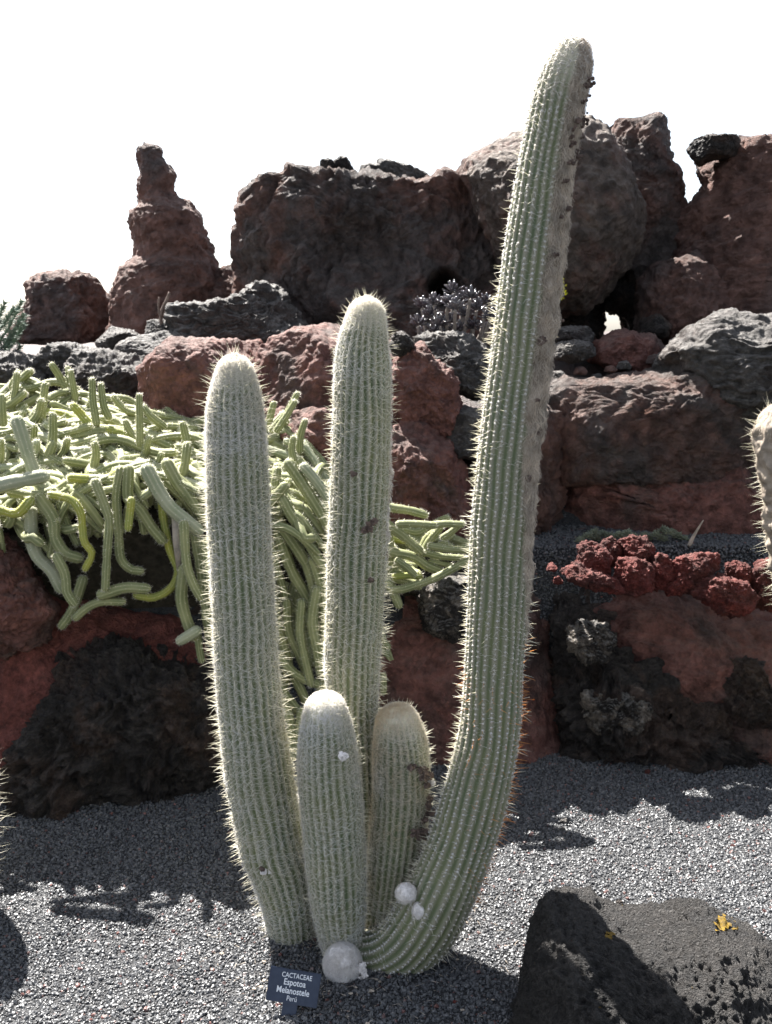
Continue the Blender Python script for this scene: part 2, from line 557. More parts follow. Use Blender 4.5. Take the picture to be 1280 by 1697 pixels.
def gravel(name, me, density, size, seed):
    o = link(name, me)
    ng = bpy.data.node_groups.new('scatter_grit', 'GeometryNodeTree')
    ng.interface.new_socket('Geometry', in_out='INPUT', socket_type='NodeSocketGeometry')
    ng.interface.new_socket('Geometry', in_out='OUTPUT', socket_type='NodeSocketGeometry')
    N = ng.nodes.new; L = ng.links.new
    gi = N('NodeGroupInput'); go = N('NodeGroupOutput')
    dp = N('GeometryNodeDistributePointsOnFaces')
    dp.inputs['Density'].default_value = density
    dp.inputs['Seed'].default_value = seed
    L(gi.outputs[0], dp.inputs['Mesh'])
    join = N('GeometryNodeGeometryToInstance')
    for k in range(4):
        ic = N('GeometryNodeMeshIcoSphere'); ic.inputs['Radius'].default_value = 1.0; ic.inputs['Subdivisions'].default_value = 2
        sp = N('GeometryNodeSetPosition')
        nt_ = N('ShaderNodeTexNoise'); nt_.inputs['Scale'].default_value = 0.9; nt_.inputs['Detail'].default_value = 2
        pos = N('GeometryNodeInputPosition')
        ad = N('ShaderNodeVectorMath'); ad.operation = 'ADD'; ad.inputs[1].default_value = (k * 7.3, k * 3.1, 2)
        L(pos.outputs[0], ad.inputs[0]); L(ad.outputs[0], nt_.inputs['Vector'])
        sb = N('ShaderNodeVectorMath'); sb.operation = 'SUBTRACT'; sb.inputs[1].default_value = (0.5, 0.5, 0.5)
        L(nt_.outputs['Color'], sb.inputs[0])
        sc = N('ShaderNodeVectorMath'); sc.operation = 'SCALE'; sc.inputs['Scale'].default_value = 2.2
        L(sb.outputs[0], sc.inputs[0])
        L(ic.outputs['Mesh'], sp.inputs['Geometry']); L(sc.outputs[0], sp.inputs['Offset'])
        ss = N('GeometryNodeSetShadeSmooth'); ss.inputs['Shade Smooth'].default_value = False
        L(sp.outputs[0], ss.inputs['Geometry'])
        sm = N('GeometryNodeSetMaterial'); sm.inputs['Material'].default_value = M['pebble']
        L(ss.outputs[0], sm.inputs['Geometry'])
        L(sm.outputs[0], join.inputs['Geometry'])
    io = N('GeometryNodeInstanceOnPoints')
    io.inputs['Pick Instance'].default_value = True
    L(dp.outputs['Points'], io.inputs['Points']); L(join.outputs[0], io.inputs['Instance'])
    rr = N('FunctionNodeRandomValue'); rr.data_type = 'FLOAT_VECTOR'
    rr.inputs[0].default_value = (0, 0, 0); rr.inputs[1].default_value = (6.28, 6.28, 6.28)
    rs = N('FunctionNodeRandomValue'); rs.data_type = 'FLOAT'
    rs.inputs[2].default_value = 0; rs.inputs[3].default_value = 1; rs.inputs['Seed'].default_value = 5
    pw = N('ShaderNodeMath'); pw.operation = 'POWER'; pw.inputs[1].default_value = 4.0
    L(rs.outputs[1], pw.inputs[0])
    mr = N('ShaderNodeMath'); mr.operation = 'MULTIPLY_ADD'
    mr.inputs[1].default_value = size[1] - size[0]; mr.inputs[2].default_value = size[0]
    L(pw.outputs[0], mr.inputs[0])
    L(rr.outputs[0], io.inputs['Rotation']); L(mr.outputs[0], io.inputs['Scale'])
    L(io.outputs[0], go.inputs[0])
    md = o.modifiers.new('grit', 'NODES')
    md.node_group = ng
    return tag(o, kind='stuff')

def patch_mesh(name, x0, x1, y0, y1, n, zoff):
    xs = np.linspace(x0, x1, n); ys = np.linspace(y0, y1, n)
    A, B = np.meshgrid(xs, ys)
    p = np.stack([A.ravel(), B.ravel(), np.zeros(A.size)], 1)
    z = terrain_h(p[:, 0], p[:, 1]) + fbm(p * 1.4, 3) * 0.010 + fbm(p * 6, 3) * 0.007 + zoff
    p[:, 2] = z
    i = np.arange(n - 1)[:, None] * n + np.arange(n - 1)[None]
    return mkmesh(name, p, np.stack([i, i + 1, i + n + 1, i + n], -1).reshape(-1, 4), M['ground'])

g = gravel('gravel', patch_mesh('gravel', -2.0, 2.0, 1.1, 3.05, 60, 0.001), 36000, (0.0019, 0.0056), 1)
tag(g, 'dark volcanic gravel spread over the ground around the cacti', 'gravel')
g = gravel('gravel', patch_mesh('gravel', 0.15, 2.2, 3.30, 3.75, 40, 0.001), 16000, (0.0025, 0.006), 2)
tag(g, 'dark volcanic gravel on the raised bed behind the red rocks', 'gravel')

# ------------------------------------------------------------------ rocks
def ray_radius(poly, th):
    """radius of polygon (x,z about centre) in directions th"""
    n = len(poly)
    d = np.stack([np.cos(th), np.sin(th)], 1)
    R = np.zeros(len(th))
    for k in range(n):
        a = poly[k]; b = poly[(k + 1) % n]
        e = b - a
        den = d[:, 0] * e[1] - d[:, 1] * e[0]
        den = np.where(np.abs(den) < 1e-12, 1e-12, den)
        t = (a[0] * e[1] - a[1] * e[0]) / den
        u = (a[0] * d[:, 1] - a[1] * d[:, 0]) / den
        ok = (t > 0) & (u >= -1e-6) & (u <= 1 + 1e-6)
        R = np.where(ok & (t > R), t, R)
    return R

def rock_disp(p, style, L, fine, seed):
    q = p + seed * 3.7
    if style == 'scoria':
        d = 0.09 * L * fbm(q * 1.6 / L, 3) + 0.045 * L * billow(q * 5 / L, 4)
        f1, f2 = worley(q / (fine * 5)); d = d + fine * 1.3 * (0.6 - f1)
        f1, f2 = worley(q / (fine * 2.6)); d = d + fine * 0.8 * (0.6 - f1)
    elif style == 'block':
        w = q + 0.12 * L * np.stack([fbm(q * 2 / L, 2), fbm(q * 2 / L + 9, 2), fbm(q * 2 / L + 19, 2)], 1)
        f1, f2 = worley(w * 2.2 / L)
        d = 0.05 * L * np.clip((f2 - f1) * 4, 0, 1) + 0.07 * L * fbm(q * 1.6 / L, 3) + 0.05 * L * ridged(w * 4.2 / L, 6, 0.64)
        f1, f2 = worley(w * 6.5 / L)
        d = d + 0.03 * L * np.clip((f2 - f1) * 5, 0, 1) * 1.0 + 0.03 * L * (0.6 - f1)
        f1, f2 = worley(q / (fine * 4)); d = d + fine * 0.9 * (0.6 - f1)
    elif style == 'nodule':
        d = 0.07 * L * fbm(q * 1.6 / L, 3)
        f1, f2 = worley(q * 8 / L); d = d + 0.045 * L * (0.7 - f1)
        f1, f2 = worley(q * 17 / L); d = d + 0.022 * L * (0.7 - f1)
        d = d + fine * 0.7 * fbm(q / (fine * 3), 3)
    elif style == 'ropy':
        w = q.copy(); w[:, 2] *= 2.6
        w = w + 0.25 * L * np.stack([fbm(q * 2 / L, 2), fbm(q * 2 / L + 9, 2), fbm(q * 2 / L + 19, 2)], 1)
        d = 0.08 * L * fbm(q * 1.8 / L, 2) + 0.07 * L * (ridged(w * 2.2 / L, 4, 0.5) - 1) + 0.02 * L * billow(w * 9 / L, 3)
        f1, f2 = worley(w * 2.5 / L); d = d + 0.05 * L * np.clip((f2 - f1) * 4, 0, 1)
        d = d + fine * 0.6 * fbm(q / (fine * 3), 2)
    elif style == 'clinker':
        w = q + 0.15 * L * np.stack([fbm(q * 3 / L, 3), fbm(q * 3 / L + 9, 3), fbm(q * 3 / L + 19, 3)], 1)
        f1, f2 = worley(w * 3 / L)
        d = 0.08 * L * fbm(q * 2 / L, 3) + 0.07 * L * (0.6 - f1) + 0.06 * L * (ridged(w * 4 / L, 5, 0.62) - 1.2)
        f1, f2 = worley(w * 9 / L); d = d + 0.03 * L * (0.6 - f1)
        f1, f2 = worley(q / (fine * 3)); d = d + fine * 1.1 * (0.6 - f1)
    elif style == 'porous':
        d = 0.03 * L * fbm(q * 1.8 / L, 4) + 0.028 * L * ridged(q * 5 / L, 6, 0.62)
        f1, f2 = worley(q / (fine * 3.2)); d = d - fine * 2.4 * np.clip(0.55 - f1, 0, 1) * 2
        d = d + fine * 0.8 * fbm(q / (fine * 2), 2)
    return d

SK = 'lava rocks standing on the skyline'
_rk = [0]
def rock(label, outline, Y, thick, style='block', mat='dark_far', sub=6, name='lava_rock', cat='rock', group=None,
         e=0.8, lean=0.0, mode='star', amp=1.0, center=None, dents=(), fine=None, rows=150, cols=150, rot=None, facets=8):
    _rk[0] += 1
    seed = _rk[0]
    mx = (min(a for a, b in outline) + max(a for a, b in outline)) / 2
    C0 = P(mx, 500, Y)
    al = math.atan2(C0[0], Y) if (group == SK if rot is None else rot) else 0.0
    nv = np.array([math.sin(al), math.cos(al)]); tv = np.array([math.cos(al), -math.sin(al)])
    def loc2(a, b):                       # outline point on the upright plane through the rock's middle
        r3 = P(a, b, 1.0) - np.array([0, 0, CAM_H])
        k = (C0[:2] @ nv) / (r3[:2] @ nv)
        w = r3 * k + np.array([0, 0, CAM_H])
        return np.array([(w[:2] - C0[:2]) @ tv, w[2]])
    pts = np.array([loc2(a, b) for a, b in outline])
    if center is None:
        c = (pts.max(0) + pts.min(0)) / 2
    else:
        c = loc2(*center)
    L = 0.5 * float(np.mean(pts.max(0) - pts.min(0)))
    if mode == 'star':
        S, Fc = sph({8: 120, 7: 60, 6: 31, 5: 15}[sub])
        th = np.arctan2(S[:, 2], S[:, 0])
        R = ray_radius(pts - c, th)
        a = np.sqrt(S[:, 0] ** 2 + S[:, 2] ** 2)
        a1 = a ** e
        dep = np.sign(S[:, 1]) * np.abs(S[:, 1]) ** e * thick
        V = np.stack([c[0] + R * np.cos(th) * a1, dep, c[1] + R * np.sin(th) * a1], 1)
    else:
        zmin, zmax = pts[:, 1].min(), pts[:, 1].max()
        zs = np.linspace(zmin, zmax - 1e-4 * (zmax - zmin), rows)
        n = len(pts)
        xl = np.full(rows, 1e9); xr = np.full(rows, -1e9)
        for k in range(n):
            p0, p1 = pts[k], pts[(k + 1) % n]
            if abs(p1[1] - p0[1]) < 1e-9: continue
            t = (zs - p0[1]) / (p1[1] - p0[1])
            ok = (t >= -1e-6) & (t <= 1 + 1e-6)
            x = p0[0] + t * (p1[0] - p0[0])
            xl = np.where(ok, np.minimum(xl, x), xl); xr = np.where(ok, np.maximum(xr, x), xr)
        cx = (xl + xr) / 2; hw = np.maximum((xr - xl) / 2, 1e-4)
        tn = np.linspace(0, 2 * math.pi, cols, endpoint=False)
        ct = np.sign(np.cos(tn)) * np.abs(np.cos(tn)) ** e; st = np.sign(np.sin(tn)) * np.abs(np.sin(tn)) ** e
        V = np.stack([cx[:, None] + hw[:, None] * ct[None], thick * np.minimum(1, hw[:, None] / hw.max() * 1.3) * st[None],
                      np.broadcast_to(zs[:, None], (rows, cols))], -1).reshape(-1, 3)
        ii = np.arange(rows - 1)[:, None] * cols; jj = np.arange(cols)[None]; j2 = (jj + 1) % cols
        t1 = np.stack([ii + jj, ii + j2, ii + cols + j2], -1).reshape(-1, 3)
        t2 = np.stack([ii + jj, ii + cols + j2, ii + cols + jj], -1).reshape(-1, 3)
        V = np.vstack([V, [cx[-1], 0.0, zmax]])
        top = len(V) - 1
        cap = np.stack([(rows - 1) * cols + np.arange(cols), (rows - 1) * cols + (np.arange(cols) + 1) % cols, np.full(cols, top)], -1)
        Fc = np.vstack([t1, t2, cap])
    V[:, 1] += lean * (V[:, 2] - c[1])
    org0 = (C0[0] + c[0] * tv[0], C0[1] + c[0] * tv[1], c[1])
    V = np.stack([C0[0] + V[:, 0] * tv[0] + V[:, 1] * nv[0], C0[1] + V[:, 0] * tv[1] + V[:, 1] * nv[1], V[:, 2]], 1)
    if facets:
        fr = np.random.default_rng(seed * 13 + 1)
        cen = np.array([org0[0], org0[1], org0[2]])
        for _ in range(facets):
            n3 = fr.normal(size=3)
            n3[1] = -abs(n3[1]) - 0.35
            if fr.random() < 0.3 and group != SK: n3[2] = abs(n3[2]) + .5
            if group == SK: n3[2] *= .45
            n3 /= np.linalg.norm(n3)
            pr = (V - cen) @ n3
            dd = pr.max() * fr.uniform(0.68, 0.95)
            V = V - n3 * (np.maximum(0, pr - dd) * 0.93)[:, None]
    Nn = vnormals(V, Fc)
    if fine is None:
        fine = max(0.004, L / (60 if sub >= 7 or mode == 'col' else 32))
    d = rock_disp(V, style, L, fine, seed)
    d = d - np.median(d)
    V = V + Nn * (d * amp)[:, None]
    for (dx, dy, r, dp) in dents:
        q = P(dx, dy, Y - thick)
        r = r / F_PX * Y
        w = np.exp(-(((V[:, 0] - q[0]) ** 2 + (V[:, 2] - q[2]) ** 2) / r ** 2) ** 2) * (V[:, 1] < Y)
        V[:, 1] += dp * w
    zb = max(V[:, 2].min(), 0.0)
    org = np.array([C0[0] + c[0] * tv[0], C0[1] + c[0] * tv[1], zb])
    o = link(name, mkmesh(name, V - org, Fc, M[mat]), loc=org)
    tag(o, label, cat, group)
    return o

rock('rounded dark red lava mound at far left of the skyline, left of the pinnacle',
     [(-20, 640), (10, 580), (30, 530), (45, 500), (45, 470), (62, 456), (110, 446), (140, 455), (160, 470), (190, 490), (215, 520), (225, 570), (215, 640)],
     6.0, 0.5, 'scoria', 'scoria_far', 7, 'lava_mound', 'rock', SK, e=0.85)
rock('tall narrow red lava pinnacle rising to a blunt tip on the left skyline',
     [(232, 250), (245, 240), (262, 242), (268, 250), (267, 265), (280, 278), (290, 295), (289, 320), (300, 333), (312, 338), (330, 360), (338, 385), (345, 400),
      (355, 435), (362, 460), (372, 500), (400, 600), (170, 600), (190, 470), (197, 445), (221, 430), (223, 405), (214, 372), (215, 350), (226, 340), (224, 312), (232, 292), (228, 265)],
     5.8, 0.5, 'block', 'scoria_far', 7, 'rock_pinnacle', 'rock', SK, e=0.9, mode='col', rows=190, cols=110, amp=0.45, fine=0.025, facets=0)
rock('low brown lava shoulder between the pinnacle and the huge flat-topped rock',
     [(330, 600), (340, 470), (362, 445), (385, 442), (420, 450), (450, 600)], 5.7, 0.3, 'block', 'scoria_far', 6, 'lava_rock', 'rock', SK)
rock('huge flat-topped dark brown lava rock in the middle of the skyline',
     [(384, 600), (384, 500), (385, 430), (387, 400), (400, 385), (403, 350), (410, 330), (440, 305), (465, 293), (480, 277), (497, 288), (520, 296), (545, 288), (600, 294), (660, 300),
      (730, 305), (780, 305), (800, 330), (822, 350), (840, 400), (850, 470), (840, 600)],
     5.2, 0.75, 'block', 'dark_far', 7, 'lava_boulder', 'rock', SK, e=0.72, dents=[(742, 475, 22, 0.6), (600, 420, 60, 0.14)], center=(620, 450), lean=0.12, amp=0.8)
rock('small jagged black lava lump perched on top of the huge flat-topped rock',
     [(530, 300), (530, 268), (545, 264), (552, 270), (565, 260), (575, 262), (588, 285), (592, 310), (560, 315)], 5.0, 0.12, 'clinker', 'black', 6, 'lava_lump', 'rock', SK)
rock('heap of pale nodular clinker on top of the huge flat-topped rock',
     [(588, 305), (600, 280), (625, 277), (630, 270), (650, 272), (690, 283), (705, 290), (722, 298), (735, 300), (735, 325), (640, 330)],
     5.15, 0.25, 'nodule', 'grey', 6, 'clinker_heap', 'rock', SK, amp=1.2)
rock('big rounded nodular boulder behind the tall cactus column',
     [(762, 300), (772, 272), (800, 250), (850, 232), (900, 215), (965, 207), (1000, 224), (1030, 255), (1055, 300), (1060, 350), (1055, 400), (1035, 450),
      (1010, 490), (970, 520), (920, 530), (860, 500), (810, 400)],
     4.9, 0.58, 'nodule', 'brown_far', 7, 'lava_boulder', 'rock', SK, e=0.85, amp=1.15, facets=0)
rock('dark pointed lava peak on the skyline just right of the round boulder',
     [(1003, 240), (1006, 216), (1028, 208), (1050, 216), (1060, 206), (1078, 198), (1095, 194), (1108, 204), (1110, 250), (1114, 278), (1130, 292), (1134, 330), (1150, 350), (1175, 420),
      (1200, 600), (1060, 600), (1042, 520), (1030, 440), (1020, 330), (1010, 270)],
     5.3, 0.5, 'block', 'dark_far', 7, 'rock_peak', 'rock', SK, mode='col', rows=160, cols=100, e=0.8, amp=0.5)
rock('tall red lava tower at the right edge of the skyline',
     [(1162, 300), (1155, 262), (1165, 250), (1210, 243), (1235, 240), (1250, 236), (1262, 240), (1275, 233), (1320, 236), (1400, 260), (1440, 600), (1105, 600), (1110, 520), (1118, 420),
      (1130, 350), (1150, 342), (1166, 318)],
     5.0, 0.6, 'block', 'scoria_far', 7, 'rock_tower', 'rock', SK, mode='col', rows=160, cols=120, e=0.8, amp=0.55)
rock('black overhanging cap lump on the red tower at the right skyline',
     [(1138, 250), (1150, 232), (1185, 225), (1222, 226), (1230, 240), (1222, 262), (1185, 262), (1168, 268), (1158, 274)], 4.75, 0.14, 'clinker', 'black', 6, 'lava_lump', 'rock', SK, amp=0.8)
rock('lava block coloured black for the shade under the round boulder, left of the small hole',
     [(880, 600), (880, 470), (930, 465), (985, 480), (1000, 505), (1003, 530), (1000, 560), (990, 600)], 5.3, 0.35, 'block', 'black', 6)  # black colour stands in for the shade under the boulder
rock('lava slab, coloured black for the shade, bridging over the small bright hole in the rocks',
     [(985, 512), (990, 470), (1040, 430), (1075, 450), (1078, 600), (1042, 600), (1040, 535), (1030, 518)], 5.15, 0.2, 'block', 'black', 6, center=(1050, 500))  # black colour carries the shade round the hole
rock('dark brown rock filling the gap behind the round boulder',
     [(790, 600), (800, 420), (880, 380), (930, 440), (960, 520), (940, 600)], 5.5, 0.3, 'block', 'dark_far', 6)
rock('round dark red boulder leaning against the base of the right tower',
     [(1060, 560), (1062, 470), (1085, 440), (1150, 420), (1200, 440), (1240, 480), (1240, 580), (1120, 590)], 4.75, 0.3, 'block', 'scoria_far', 6)

MG = 'rocks of the middle slope'
rock('grey folded lava rock under the pinnacle, left of the middle column',
     [(286, 535), (289, 507), (320, 502), (372, 502), (400, 490), (415, 475), (440, 470), (458, 471), (475, 486), (478, 505), (492, 520), (508, 545), (500, 580), (400, 590), (300, 580)],
     4.5, 0.35, 'ropy', 'grey', 7, 'lava_rock', 'rock', MG, e=0.75)
rock('grey slab on edge beside the bare twig, left of the folded rock',
     [(163, 580), (165, 548), (185, 543), (215, 548), (238, 560), (235, 590)], 4.5, 0.15, 'ropy', 'grey', 6, 'lava_slab', 'rock', MG)
rock('small grey stone at the foot of the bare twig',
     [(242, 555), (245, 532), (270, 528), (290, 536), (292, 558)], 4.4, 0.1, 'block', 'grey', 5, 'lava_rock', 'rock', MG)
rock('low grey lava rock at the left edge above the creeping cactus',
     [(-60, 660), (-50, 590), (0, 580), (45, 592), (75, 610), (85, 660)], 4.0, 0.3, 'ropy', 'grey', 6, 'lava_rock', 'rock', MG)
rock('crumpled grey rock second from the left above the creeping cactus',
     [(62, 640), (70, 585), (90, 570), (120, 568), (140, 580), (150, 640), (110, 665)], 4.1, 0.2, 'ropy', 'grey', 6, 'lava_rock', 'rock', MG)
rock('broad grey rock left of the long red brown block',
     [(112, 650), (118, 600), (135, 582), (175, 580), (215, 590), (250, 590), (258, 650), (190, 680)], 4.0, 0.25, 'ropy', 'grey', 6, 'lava_rock', 'rock', MG)
rock('knobbly grey rock wedged above the left end of the long red brown block',
     [(180, 600), (200, 570), (240, 553), (285, 548), (330, 556), (330, 600), (260, 620)], 4.3, 0.2, 'nodule', 'grey', 6, 'lava_rock', 'rock', MG)
rock('long red brown scoria block behind the tip of the left column',
     [(236, 610), (242, 572), (262, 560), (300, 562), (350, 560), (400, 566), (432, 562), (440, 620), (445, 700), (420, 740), (300, 720), (250, 680)],
     3.8, 0.3, 'scoria', 'scoria', 7, 'scoria_block', 'rock', MG, e=0.62, amp=0.6, facets=5)
rock('red brown scoria block between the left and the middle column',
     [(420, 620), (428, 575), (450, 560), (500, 545), (540, 538), (600, 545), (660, 575), (680, 640), (680, 760), (440, 750)],
     3.85, 0.3, 'scoria', 'scoria', 7, 'scoria_block', 'rock', MG, e=0.62, amp=0.6, facets=5)
rock('dark lower red rock under the block between the columns',
     [(400, 720), (440, 680), (520, 672), (600, 680), (640, 740), (620, 850), (430, 850)], 3.6, 0.25, 'scoria', 'scoria', 6, 'scoria_block', 'rock', MG, e=0.7)
rock('small dark stones resting right of the middle column tip',
     [(645, 575), (650, 552), (668, 548), (680, 560), (690, 575), (675, 592), (652, 590)], 3.6, 0.05, 'clinker', 'black', 5, 'lava_lump', 'rock', MG)
rock('rough dark red scoria boulder just right of the middle column',
     [(630, 700), (640, 610), (665, 580), (700, 572), (725, 600), (755, 625), (765, 680), (750, 720), (690, 740)], 3.65, 0.22, 'scoria', 'scoria', 7, 'scoria_boulder', 'rock', MG, amp=1.1)
rock('grey twisted lava rock under the dark succulent',
     [(685, 590), (690, 556), (720, 550), (760, 552), (790, 560), (815, 580), (830, 640), (790, 660), (745, 650), (710, 620)], 3.8, 0.22, 'ropy', 'grey', 6, 'lava_rock', 'rock', MG, amp=1.2)
rock('smooth grey lump left of the tall column above the red boulders',
     [(735, 720), (740, 690), (770, 672), (800, 680), (815, 720), (800, 760), (755, 760)], 3.6, 0.15, 'block', 'grey', 6, 'lava_rock', 'rock', MG, amp=0.6)
rock('red brown scoria boulder lowest between the middle and tall columns',
     [(620, 880), (640, 730), (665, 690), (710, 680), (750, 730), (780, 790), (790, 880), (770, 930), (650, 930)], 3.5, 0.25, 'scoria', 'scoria', 7, 'scoria_boulder', 'rock', MG, amp=1.1)
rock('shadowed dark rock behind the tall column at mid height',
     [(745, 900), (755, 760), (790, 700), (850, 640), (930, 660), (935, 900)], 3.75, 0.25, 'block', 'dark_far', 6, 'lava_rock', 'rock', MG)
# ledge on the right
rock('thin grey slab on the ledge beside the yellow flowers',
     [(915, 560), (918, 545), (945, 541), (975, 543), (985, 552), (980, 566), (940, 572)], 4.3, 0.15, 'ropy', 'grey', 6, 'lava_slab', 'rock', MG)
rock('grey flat stone in front of the thin slab on the ledge',
     [(905, 590), (915, 572), (950, 564), (985, 570), (988, 588), (950, 602)], 4.1, 0.14, 'ropy', 'grey', 6, 'lava_slab', 'rock', MG)
rock('low red brown hump on the ledge under the small hole',
     [(975, 600), (985, 565), (1020, 550), (1070, 552), (1110, 572), (1125, 600), (1060, 625)], 4.25, 0.25, 'scoria', 'scoria', 6, 'scoria_block', 'rock', MG)
rock('small dark stones right of the bright hole',
     [(1060, 560), (1065, 528), (1090, 520), (1112, 535), (1118, 560)], 4.5, 0.1, 'clinker', 'black', 5, 'lava_lump', 'rock', MG)
rock('massive dark ledge block with a pale broken top, right of the tall column',
     [(880, 700), (890, 645), (930, 625), (1000, 632), (1060, 622), (1110, 612), (1180, 620), (1260, 640), (1330, 700), (1330, 820), (1180, 800), (1100, 795), (900, 800)],
     3.85, 0.35, 'block', 'dark_far', 7, 'lava_ledge', 'rock', MG, e=0.6, amp=0.55)
rock('big grey furrowed boulder on the ledge at the right edge',
     [(1090, 610), (1110, 575), (1150, 545), (1195, 515), (1230, 512), (1270, 522), (1340, 540), (1400, 640), (1340, 710), (1230, 700), (1150, 660)],
     3.75, 0.35, 'ropy', 'grey', 7, 'lava_boulder', 'rock', MG, e=0.85, amp=0.7)
for k, (x, y, r) in enumerate([(925, 625, 16), (962, 615, 11), (990, 628, 13), (1012, 612, 9), (1035, 606, 12), (1085, 596, 13)]):
    rock(['flat grey chip on the ledge next to the tall column', 'little brown stone on the ledge behind the flat chip', 'angular stone in the middle of the ledge rubble',
          'smallest stone of the ledge rubble', 'brownish stone right of the smallest one on the ledge', 'stone against the big grey boulder on the ledge'][k],
         [(x - r, y + r * .5), (x - r * .6, y - r * .5), (x + r * .3, y - r * .7), (x + r, y), (x + r * .6, y + r * .6)], 3.95 + 0.03 * (k % 3), 0.06, 'block', ['grey', 'scoria_far'][k % 2], 5,
         'stone', 'stone', 'rubble on the ledge')
rock('long red scoria outcrop at the foot of the ledge block behind the raised bed',
     [(870, 900), (875, 780), (900, 760), (940, 795), (1000, 775), (1060, 765), (1130, 770), (1180, 740), (1240, 730), (1340, 740), (1360, 900), (1100, 920)],
     3.85, 0.28, 'scoria', 'scoria', 7, 'scoria_outcrop', 'rock', MG, e=0.6, amp=0.8, center=(1110, 850))

# lower right wall
LW = 'rocks of the lower retaining wall'
rock('reddish scoria slab of the lower wall behind the foot of the tall column',
     [(560, 1330), (590, 1080), (640, 1010), (690, 975), (740, 960), (790, 965), (830, 955), (880, 930), (905, 950), (925, 1000), (935, 1080), (955, 1170), (975, 1250), (960, 1320)],
     3.22, 0.24, 'scoria', 'scoria', 7, 'scoria_block', 'rock', LW, e=0.6, amp=0.55, lean=0.12)
rock('pale crusted knob on the wall top left of the tall column',
     [(700, 1040), (690, 990), (715, 965), (750, 955), (790, 955), (800, 1000), (785, 1050), (750, 1060)], 3.08, 0.12, 'ropy', 'lichen_face', 6, 'lava_rock', 'rock', LW)
rock('black clinker mass of the lower wall right of the tall column',
     [(935, 1330), (930, 1200), (925, 1080), (925, 1000), (940, 968), (990, 975), (1040, 1010), (1090, 1050), (1150, 1080), (1190, 1120), (1240, 1160), (1300, 1190), (1380, 1220), (1380, 1330)],
     3.2, 0.27, 'clinker', 'black', 7, 'lava_block', 'rock', LW, e=0.65, amp=1.3, lean=0.2, center=(1080, 1200))
rock('pale patched lava lump near the top of the black clinker wall',
     [(945, 1080), (940, 1045), (965, 1030), (1005, 1035), (1020, 1060), (1000, 1090), (965, 1095)], 3.03, 0.07, 'clinker', 'lichen_face', 6, 'lava_lump', 'rock', LW, amp=1.8)
rock('black rounded lump with white streaks low in the clinker wall',
     [(965, 1180), (975, 1150), (1030, 1145), (1075, 1155), (1085, 1190), (1060, 1215), (990, 1215)], 2.99, 0.08, 'clinker', 'lichen_face', 6, 'lava_lump', 'rock', LW, amp=1.8)
rock('sloping red brown scoria bank under the row of red rocks',
     [(900, 1000), (940, 950), (1000, 965), (1100, 985), (1200, 1005), (1300, 1000), (1400, 1010), (1400, 1330), (1250, 1330), (1100, 1200), (960, 1060)],
     3.21, 0.22, 'scoria', 'scoria', 7, 'scoria_bank', 'rock', LW, e=0.7, lean=0.5, amp=0.7)
rock('grey topped lava lump standing out of the wall at the right edge',
     [(1195, 1170), (1198, 1112), (1215, 1096), (1245, 1092), (1270, 1105), (1278, 1150), (1275, 1200), (1220, 1200)], 3.04, 0.1, 'clinker', 'black', 6, 'lava_lump', 'rock', LW, amp=1.6)
# left wall
rock('rust red scoria hump of the left wall under the hanging cactus stems',
     [(-120, 1400), (-120, 880), (0, 862), (35, 880), (70, 930), (110, 985), (160, 990), (220, 978), (275, 1000), (320, 1045), (360, 1090), (400, 1130), (430, 1250), (440, 1400)],
     3.07, 0.27, 'scoria', 'redwall', 7, 'scoria_block', 'rock', LW, e=0.6, amp=0.6, lean=0.25, center=(150, 1180))
rock('big black brown clinker face of the left wall',
     [(0, 1400), (25, 1270), (30, 1200), (75, 1110), (85, 1070), (150, 1062), (165, 1075), (230, 1080), (285, 1100), (340, 1120), (375, 1160), (400, 1400)],
     2.87, 0.22, 'clinker', 'black', 7, 'lava_block', 'rock', LW, e=0.6, amp=1.1, lean=0.2, center=(200, 1220))
rock('dark brown clinker lump at the left edge over the rust red wall',
     [(-60, 1080), (-50, 900), (0, 880), (30, 905), (55, 960), (95, 1010), (75, 1055), (35, 1080), (0, 1100)], 2.86, 0.10, 'clinker', 'scoria', 6, 'lava_lump', 'rock', LW)
rock('wall rock coloured black for the shaded hollow behind the hanging cactus stems',
     [(60, 1000), (80, 840), (200, 790), (350, 790), (560, 850), (640, 950), (640, 1300), (380, 1300), (300, 1050)], 3.3, 0.2, 'block', 'black', 7, 'lava_rock', 'rock', LW, e=0.7)  # body of the wall; its black stands in for the hollow's shade

rock('dark lava block closing the left end of the wall, just outside the photo',
     [(-520, 1450), (-500, 800), (-420, 690), (-250, 650), (-120, 700), (-90, 900), (-90, 1450)], 3.2, 0.35, 'block', 'scoria', 6, 'lava_block', 'rock', LW, e=0.65, amp=0.8)
